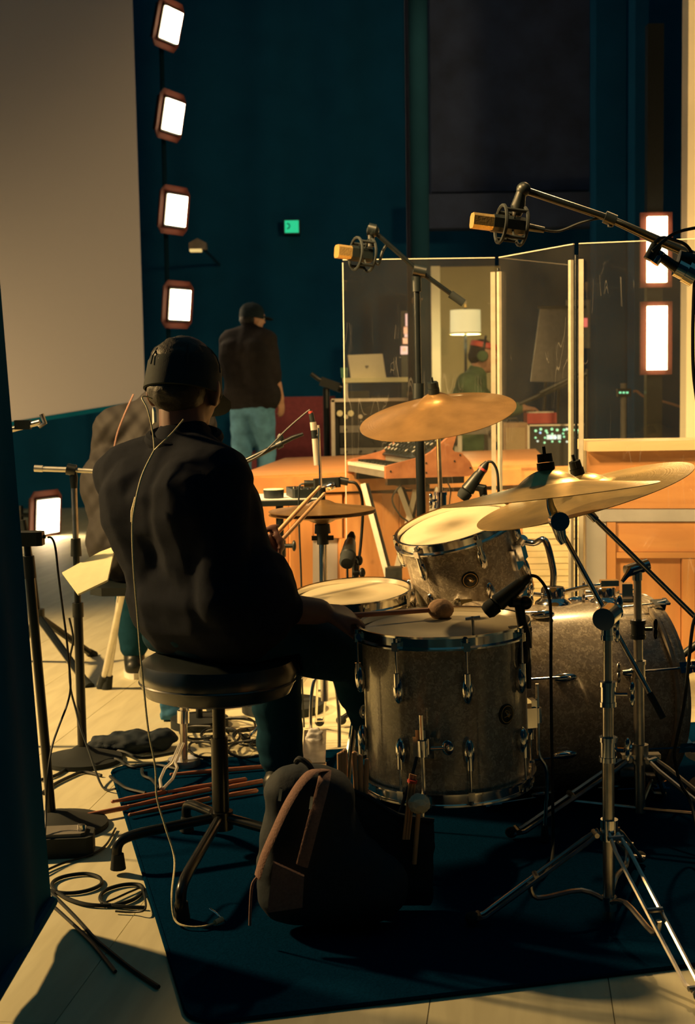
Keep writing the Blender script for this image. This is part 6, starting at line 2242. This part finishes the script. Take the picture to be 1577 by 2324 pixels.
y = 8.9
rc_ = thing('equipment_rack', 'aluminium edged equipment rack behind the shield below the laptop', 'rack', (P(850, 950, y).x, y + .25, 0))
a, b = P(752, 908, y), P(948, 1040, y)
MB().bbox((a.x + .01, y + .01, .02), (b.x - .01, y + .5, a.z - .01)).build('case', M['black'], rc_, smooth=False)
for x in (a.x + .008, b.x - .008):
    MB().bbox((x - .012, y - .006, 0), (x + .012, y + .02, a.z)).build('edge_trim', M['alu'], rc_, smooth=False)
MB().bbox((a.x, y - .006, a.z - .012), (b.x, y + .02, a.z + .008)).build('edge_trim', M['alu'], rc_, smooth=False)
h = a.z - .05
for i, hh in enumerate((.11, .05, .09, .045, .09, .14)):
    pn_ = MB().bbox((a.x + .05, y - .004, h - hh + .006), (b.x - .05, y + .03, h)).build('rack_unit', M['panel'] if i % 2 else M['black'], rc_, smooth=False)
    for k in range(5 if hh > .08 else 3):
        MB().cyl((a.x + .09 + k * .09, y - .004, h - hh / 2), (a.x + .09 + k * .09, y - .022, h - hh / 2), .014 if hh > .08 else .008, n=12).build('knob', M['alu'] if i == 0 else M['black'], pn_)
    h -= hh
for k in range(2):
    q_ = P(771 + k * 25, 938, y)
    MB().cyl((q_.x, y - .006, q_.z), (q_.x, y - .024, q_.z), .019, n=16).build('pale_dial', M['cream'], rc_)

y = 10.4
ta, tb_ = P(778, 858, y), P(946, 866, y)
tk = thing('equipment_table', 'tall narrow equipment table carrying the silver laptop', 'table', ((ta.x + tb_.x) / 2, y + .3, 0))
MB().bbox((ta.x, y, tb_.z), (tb_.x, y + .55, ta.z)).build('table_top', M['cream'], tk, smooth=False)
for x in (ta.x + .02, tb_.x - .02):
    for yy in (y + .03, y + .52):
        MB().bbox((x - .015, yy - .015, 0), (x + .015, yy + .015, tb_.z)).build('leg', M['alu'], tk, smooth=False)
MB().bbox((ta.x + .04, y + .05, .93), (tb_.x - .04, y + .5, .95)).build('shelf', M['black'], tk, smooth=False)
for i, (x0, x1, z0) in enumerate(((784, 838, .95), (842, 884, .95), (890, 930, .95))):
    xa, xb = P(x0, 880, y).x, P(x1, 880, y).x
    dv_ = thing('audio_unit', ['black audio unit on the table shelf, leftmost of three', 'black audio unit on the table shelf, middle of three', 'black audio unit on the table shelf, rightmost of three'][i], 'device', ((xa + xb) / 2, y + .25, z0))
    MB().bbox((xa, y + .08, z0 + .004), (xb, y + .45, z0 + .2 - .04 * i)).build('case', M['black'], dv_, smooth=False)
    for k in range(3):
        MB().cyl((xa + .03 + k * .035, y + .08, z0 + .08), (xa + .03 + k * .035, y + .065, z0 + .08), .009, n=10).build('knob', M['panel'], dv_)
    MB().cyl((xb - .02, y + .081, z0 + .12), (xb - .02, y + .074, z0 + .12), .006, n=8).build('indicator', M['led_green'] if i else M['led_red'], dv_)
lt = thing('laptop', 'open silver laptop seen from behind on the tall table', 'laptop', P(832, 858, y + .1))
lc = [P(789, 806, y + .02), P(869, 804, y + .02), P(876, 859, y + .12), P(795, 860, y + .12)]
lc = [P(789, 806, y + .02), P(868, 803, y + .02), P(876, 857.3, y + .1), P(796, 858, y + .1)]
mb = MB()
bk2 = [v + V((0, .008, .001)) for v in lc]
mb.add(lc + bk2, [(0, 1, 2, 3), (7, 6, 5, 4)] + [(i, (i + 1) % 4, 4 + (i + 1) % 4, 4 + i) for i in range(4)])
lid = mb.build('lid', M['laptop'], lt, smooth=False)
zt_ = ta.z + .002
MB().bbox((lc[3].x, y + .1, zt_), (lc[2].x, y + .3, zt_ + .014)).build('base', M['laptop'], lt, smooth=False)
cL = (lc[0] + lc[1] + lc[2] + lc[3]) / 4
lg_ = MB()
lg_.ell(cL + V((0, -.002, -.003)), (.012, .002, .013)).ell(cL + V((-.005, -.002, .0)), (.009, .002, .011)).ell(cL + V((.005, -.002, .0)), (.009, .002, .011)).ell(cL + V((.003, -.002, .017)), (.003, .002, .006), Matrix.Rotation(.5, 3, 'Y'))
bake(lg_.build('fruit_logo', M['panel'], lid), .0018, 1)
q_ = P(776, 846, y + .2)
tag(MB().lathe([(0, 0), (.022, 0), (.027, .075), (.024, .075), (.02, .004), (0, .004)], Matrix.Translation((P(784, 850, y).x - .01, y + .2, zt_)), 18).build('cup', mat('green_plastic', (.1, .3, .2), rough=.5)), 'small green cup beside the laptop on the tall table', 'cup')

# red and pink lit sign strip
y = 12.0
ns = thing('lit_sign', 'narrow stack of glowing red and pink signs left of the column', 'sign', P(924, 760, y))
q_ = P(924, 760, y)
MB().bbox((q_.x - .05, y + .03, 0), (q_.x + .05, y + .06, P(924, 705, y).z)).build('backing_board', M['black'], ns, smooth=False)
for (x0, y0, x1, y1), m in (((920, 712, 934, 740), 'neon_pink'), ((916, 742, 936, 757), 'neon_red'), ((918, 758, 933, 765), 'neon_pink'), ((914, 767, 934, 780), 'neon_red'), ((909, 786, 926, 804), 'neon_pink')):
    mb = MB()
    pbox(mb, x0, y0, x1, y1, y, y + .028)
    nb_ = mb.build('lit_panel', M[m], ns, smooth=False)
    if y0 == 786:
        mb = MB()
        pbox(mb, 913, 789, 921, 797, y - .006, y - .001)
        mb.build('red_mark', M['neon_red'], nb_, smooth=False)

# lamp with drum shade
y = 11.4
q_ = P(1056, 728, y)
fl2 = thing('floor_lamp', 'lit drum shaded lamp glowing cream through the shield', 'lamp', (q_.x, y, 0))
zt2, zb2 = P(1056, 704, y).z, P(1056, 757, y).z
rl = (P(1091, 728, y).x - P(1021, 728, y).x) / 2
so_ = MB().lathe([(rl * .98, zt2), (rl, zb2), (rl * .98, zb2), (rl * .96, zt2), (rl * .98, zt2)], Matrix.Translation((q_.x, y, 0)), 40).build('lamp_shade', M['shade'], fl2)
MB().tube([(q_.x + rl * .99 * math.cos(t * .2618), y + rl * .99 * math.sin(t * .2618), zb2) for t in range(24)], .008, 6, True).build('lower_rim', M['cream'], so_)
MB().cyl((q_.x, y, .02), (q_.x, y, zt2 + .02), .012).build('pole', M['blackmetal'], fl2)
MB().cyl((q_.x, y, zt2 + .02), (q_.x, y, zt2 + .05), .012, .006).build('finial', M['gold'], fl2)
MB().cyl((q_.x, y, 0), (q_.x, y, .025), .15, n=28).build('base', M['blackmetal'], fl2)
MB().ell((q_.x, y, (zt2 + zb2) / 2), (.04, .04, .055)).build('bulb', M['shade'], fl2)
bl = light('shaded_lamp_bulb', 'POINT', (q_.x, y - .0, zb2 - .06), (q_.x, y, 0), 22, color=(1, .78, .35), size=.06)
mb = MB()
pbox(mb, 976, 604, 1000, 890, 12.0, 12.05)
q2 = P(988, 890, 12.0)
st_ = struct('trim_6', MB().bbox((P(979, 700, 12).x, 12.0, 0), (P(999, 700, 12).x, 12.05, P(988, 604, 12).z)), M['palecurtain'], 'narrow pale post beside the partition behind the shield', smooth=False)
st_['category'] = 'post'

# flip chart
y = 11.2
fcx = thing('flip_chart', 'grey flip chart board leaning on its easel behind the shield', 'easel', (P(1270, 800, y).x, y, 0))
bq = [P(1226, 700, y + .06), P(1322, 700, y + .06), P(1318, 868, y - .05), P(1204, 866, y - .05)]
mb = MB()
mb.add(bq + [v + V((0, .02, .003)) for v in bq], [(0, 1, 2, 3), (7, 6, 5, 4)] + [(i, (i + 1) % 4, 4 + (i + 1) % 4, 4 + i) for i in range(4)])
mb.build('board', mat('grey_board', (.24, .22, .2), rough=.7), fcx, smooth=False)
MB().cyl(bq[0] + V((-.02, -.01, .01)), bq[1] + V((.02, -.01, .01)), .012).build('top_clamp', M['black'], fcx)
sl_ = MB()
slab(sl_, [(1226, 704), (1238, 704), (1219, 862), (1205, 862)], (0, y - .055, 0), (0, -1, 0), 0, .004)
for s in (-1, 1):
    m_ = (bq[0] + bq[1]) / 2
    MB().cyl(m_ + V((s * .1, .03, 0)), V((m_.x + s * .2, y - .1, 0)), .012).build('leg', M['blackmetal'], fcx)
MB().cyl(m_ + V((0, .03, 0)), V((m_.x, y + .45, 0)), .012).build('leg', M['blackmetal'], fcx)
y = 12.0
wb_ = thing('wall_board', 'dim grey board with a small red light behind the flip chart', 'board', (P(1310, 740, y).x, y, 0))
pb_, a, b = pbox(MB(), 1285, 681, 1339, 790, y, y + .03)
pb_.build('board', mat('dim_board', (.2, .18, .16), rough=.8), wb_, smooth=False)
mb = MB()
pbox(mb, 1322, 722, 1333, 742, y - .01, y - .001)
mb.build('red_light', M['led_red'], wb_, smooth=False)
MB().cyl(((a.x + b.x) / 2, y + .04, 0), ((a.x + b.x) / 2, y + .04, a.z - .02), .016).build('post', M['blackmetal'], wb_)

# led rack with red keyboard on top
y = 9.65
lrk = thing('led_rack', 'road case with rows of green and white lights behind the shield', 'rack', (P(1264, 1000, y).x, y + .3, 0))
a, b = P(1199, 964, y), P(1329, 1040, y)
MB().bbox((a.x + .01, y + .012, .01), (b.x - .01, y + .42, a.z - .008)).build('case', M['black'], lrk, smooth=False)
for x in (a.x, b.x):
    MB().bbox((x - .008, y, 0), (x + .008, y + .02, a.z)).build('edge_trim', M['alu'], lrk, smooth=False)
MB().bbox((a.x, y, a.z - .01), (b.x, y + .02, a.z)).build('edge_trim', M['alu'], lrk, smooth=False)
rk = random.Random(8)
for r, (py, n_) in enumerate(((976, 9), (984, 6), (992, 7), (1003, 6))):
    for k in range(n_):
        px = 1214 + (1320 - 1214) * (k + rk.random() * .7) / n_
        q_ = P(px, py + rk.uniform(-2, 2), y)
        m_ = rk.choice(['led_green', 'led_green', 'led_white', 'led_green', 'led_blue']) if r < 2 else rk.choice(['led_white', 'led_green'])
        MB().cyl((q_.x, y + .014, q_.z), (q_.x, y + .002, q_.z), .007 if r else .009, n=8).build('indicator', M[m_], lrk)
for x0, x1 in ((1241, 1262), (1265, 1273)):
    mb = MB()
    pbox(mb, x0, 987, x1, 997, y + .002, y + .013)
    mb.build('display', M['led_white'], lrk, smooth=False)
ztop = a.z
y = 9.84
a, b = P(1196, 922, y), P(1263, 948, y)
rkb = thing('red_keyboard', 'small red keyboard under the player\'s hands on the road case', 'keyboard', ((a.x + b.x) / 2, y + .1, ztop + .001))
MB().bbox((a.x, y, ztop + .002), (b.x, y + .2, ztop + .075)).build('case', M['redpaint'], rkb, smooth=False)
for k in range(8):
    MB().bbox((a.x + .012 + k * .022, y + .01, ztop + .0755), (a.x + .032 + k * .022, y + .11, ztop + .084)).build('key', M['keys_white'], rkb, smooth=False)
for k in range(4):
    MB().cyl((a.x + .03 + k * .045, y + .15, ztop + .075), (a.x + .03 + k * .045, y + .15, ztop + .092), .009, n=10).build('knob', M['black'], rkb)

y = 9.2
bst = thing('microphone_stand', 'dark boom stand slanting over the red keyboard behind the shield', 'stand', (P(1330, 1000, y).x, y, 0))
MB().tube([P(1178, 917, y), P(1240, 890, y), P(1330, 848, y)], [.012, .02, .022], 10).build('boom_arm', M['black'], bst)
MB().tube([P(1225, 892, y - .05), P(1300, 855, y - .05)], .014, 10).build('upper_arm', M['black'], bst)
q_ = P(1330, 848, y)
MB().cyl((q_.x, y, .02), (q_.x, y, q_.z + .03), .014).build('upright_tube', M['black'], bst)
MB().cyl((q_.x, y, 0), (q_.x, y, .03), .15, n=28).build('base', M['rubber'], bst)

y = 9.0
a, b = P(1142, 960, y), P(1197, 1045, y)
amp = thing('amplifier_cabinet', 'brown cabinet standing left of the road case of lights', 'speaker', ((a.x + b.x) / 2, y + .15, 0))
MB().bbox((a.x, y, 0), (b.x, y + .3, a.z)).build('cabinet', mat('brown_tolex', (.3, .2, .12), rough=.8, bump=.2), amp, smooth=False)
MB().bbox((a.x + .015, y - .006, .08), (b.x - .015, y - .001, a.z - .03)).build('grille_cloth', mat('tan_cloth', (.36, .27, .15), rough=.9, scale=200), amp, smooth=False)
MB().tube([(a.x + .04, y + .15, a.z), (a.x + .05, y + .15, a.z + .025), (b.x - .05, y + .15, a.z + .025), (b.x - .04, y + .15, a.z)], .006, 8).build('handle', M['black'], amp)
y = 9.3
a, b = P(1030, 968, y), P(1128, 985, y)
ek = thing('electric_piano', 'grey electric piano with a pale sheet on top, behind ride cymbal', 'keyboard', ((a.x + b.x) / 2, y + .2, 0))
MB().bbox((a.x, y, b.z), (b.x, y + .35, a.z)).build('case', M['panel'], ek, smooth=False)
for k in range(13):
    xk = a.x + .01 + k * (b.x - a.x - .02) / 13
    MB().bbox((xk, y + .005, a.z + .0005), (xk + .0195, y + .14, a.z + .012)).build('key', M['keys_white'], ek, smooth=False)
for x in (a.x + .04, b.x - .04):
    for yy in (y + .04, y + .31):
        MB().bbox((x - .014, yy - .014, 0), (x + .014, yy + .014, b.z)).build('leg', M['alu'], ek, smooth=False)
pq_ = MB()
pq_.box(((a.x + b.x) / 2 + .05, y + .25, a.z + .055), (.15, .004, .11), Matrix.Rotation(-.5, 3, 'X'))
tag(pq_.build('music_sheet', M['paper'], smooth=False), 'pale music sheet propped on the grey electric piano', 'paper')

# dark red sofa behind the standing man
y = 12.4
a, b = P(600, 902, y), P(760, 985, y)
sf = thing('sofa', 'dark red sofa far back to the right of the standing man', 'sofa', ((a.x + b.x) / 2, y + .4, 0))
MB().rbox(((a.x + b.x) / 2, y + .66, (a.z + .1) / 2), (b.x - a.x, .2, a.z - .1), .05).build('backrest', M['darkred'], sf)
MB().rbox(((a.x + b.x) / 2, y + .28, .28), (b.x - a.x, .56, .36), .05).build('seat', M['darkred'], sf)
for x in (a.x - .07, b.x + .07):
    MB().rbox((x, y + .38, .36), (.14, .76, .52), .05).build('armrest', M['darkred'], sf)
for x in (a.x, b.x):
    for yy in (y + .06, y + .7):
        MB().cyl((x, yy, 0), (x, yy, .1), .025).build('foot', M['black'], sf)

# black boom with a camera-like head, left of the laptop
y = 9.6
cm = thing('camera_stand', 'dark stand with tilted black camera head left of the laptop', 'stand', (P(735, 950, y).x, y, 0))
MB().box(P(748, 872, y), (.13, .08, .06), Matrix.Rotation(.35, 3, 'Y')).build('camera_head', M['black'], cm)
MB().cyl(P(764, 878, y), P(776, 882, y), .03, n=14).build('lens', M['blackmetal'], cm)
MB().tube([P(706, 848, y), P(722, 860, y), P(735, 866, y)], .014, 8).build('pan_handle', M['blackmetal'], cm)
q_ = P(740, 880, y)
MB().cyl((q_.x, y, .45), (q_.x, y, q_.z), .022).build('column', M['black'], cm)
for a in (90, 210, 330):
    d = V((math.cos(math.radians(a)), math.sin(math.radians(a)), 0))
    MB().cyl(V((q_.x, y, .5)), V((q_.x, y, .008)) + d * .3, .014).build('leg', M['black'], cm)

# equipment pole in the dark bay on the right
y = 9.6
q_ = P(1415, 870, y)
ep = thing('equipment_pole', 'dark pole with small green lit unit in the bay right of shield', 'stand', (q_.x, y, 0))
MB().cyl((q_.x, y, .02), (q_.x, y, q_.z), .02, n=14).build('pole', M['panel'], ep)
MB().cyl((q_.x, y, 0), (q_.x, y, .025), .18, n=28).build('base', M['rubber'], ep)
mb = MB()
pbox(mb, 1402, 882, 1432, 900, y - .03, y + .03)
un = mb.build('unit', M['black'], ep, smooth=False)
for k in range(3):
    mb = MB()
    pbox(mb, 1405 + k * 8, 889, 1410 + k * 8, 893, y - .036, y - .031)
    mb.build('indicator', M['led_green'], un, smooth=False)
cable('cable', 'pale cable arching right from the pole in the dark bay', [P(1437, 889, y), P(1445, 888, y), P(1462, 900, y), P(1500, 910, y), P(1540, 922, y + .05), P(1600, 945, y + .1), P(1620, 1000, y + .1)], .009, m='strap')
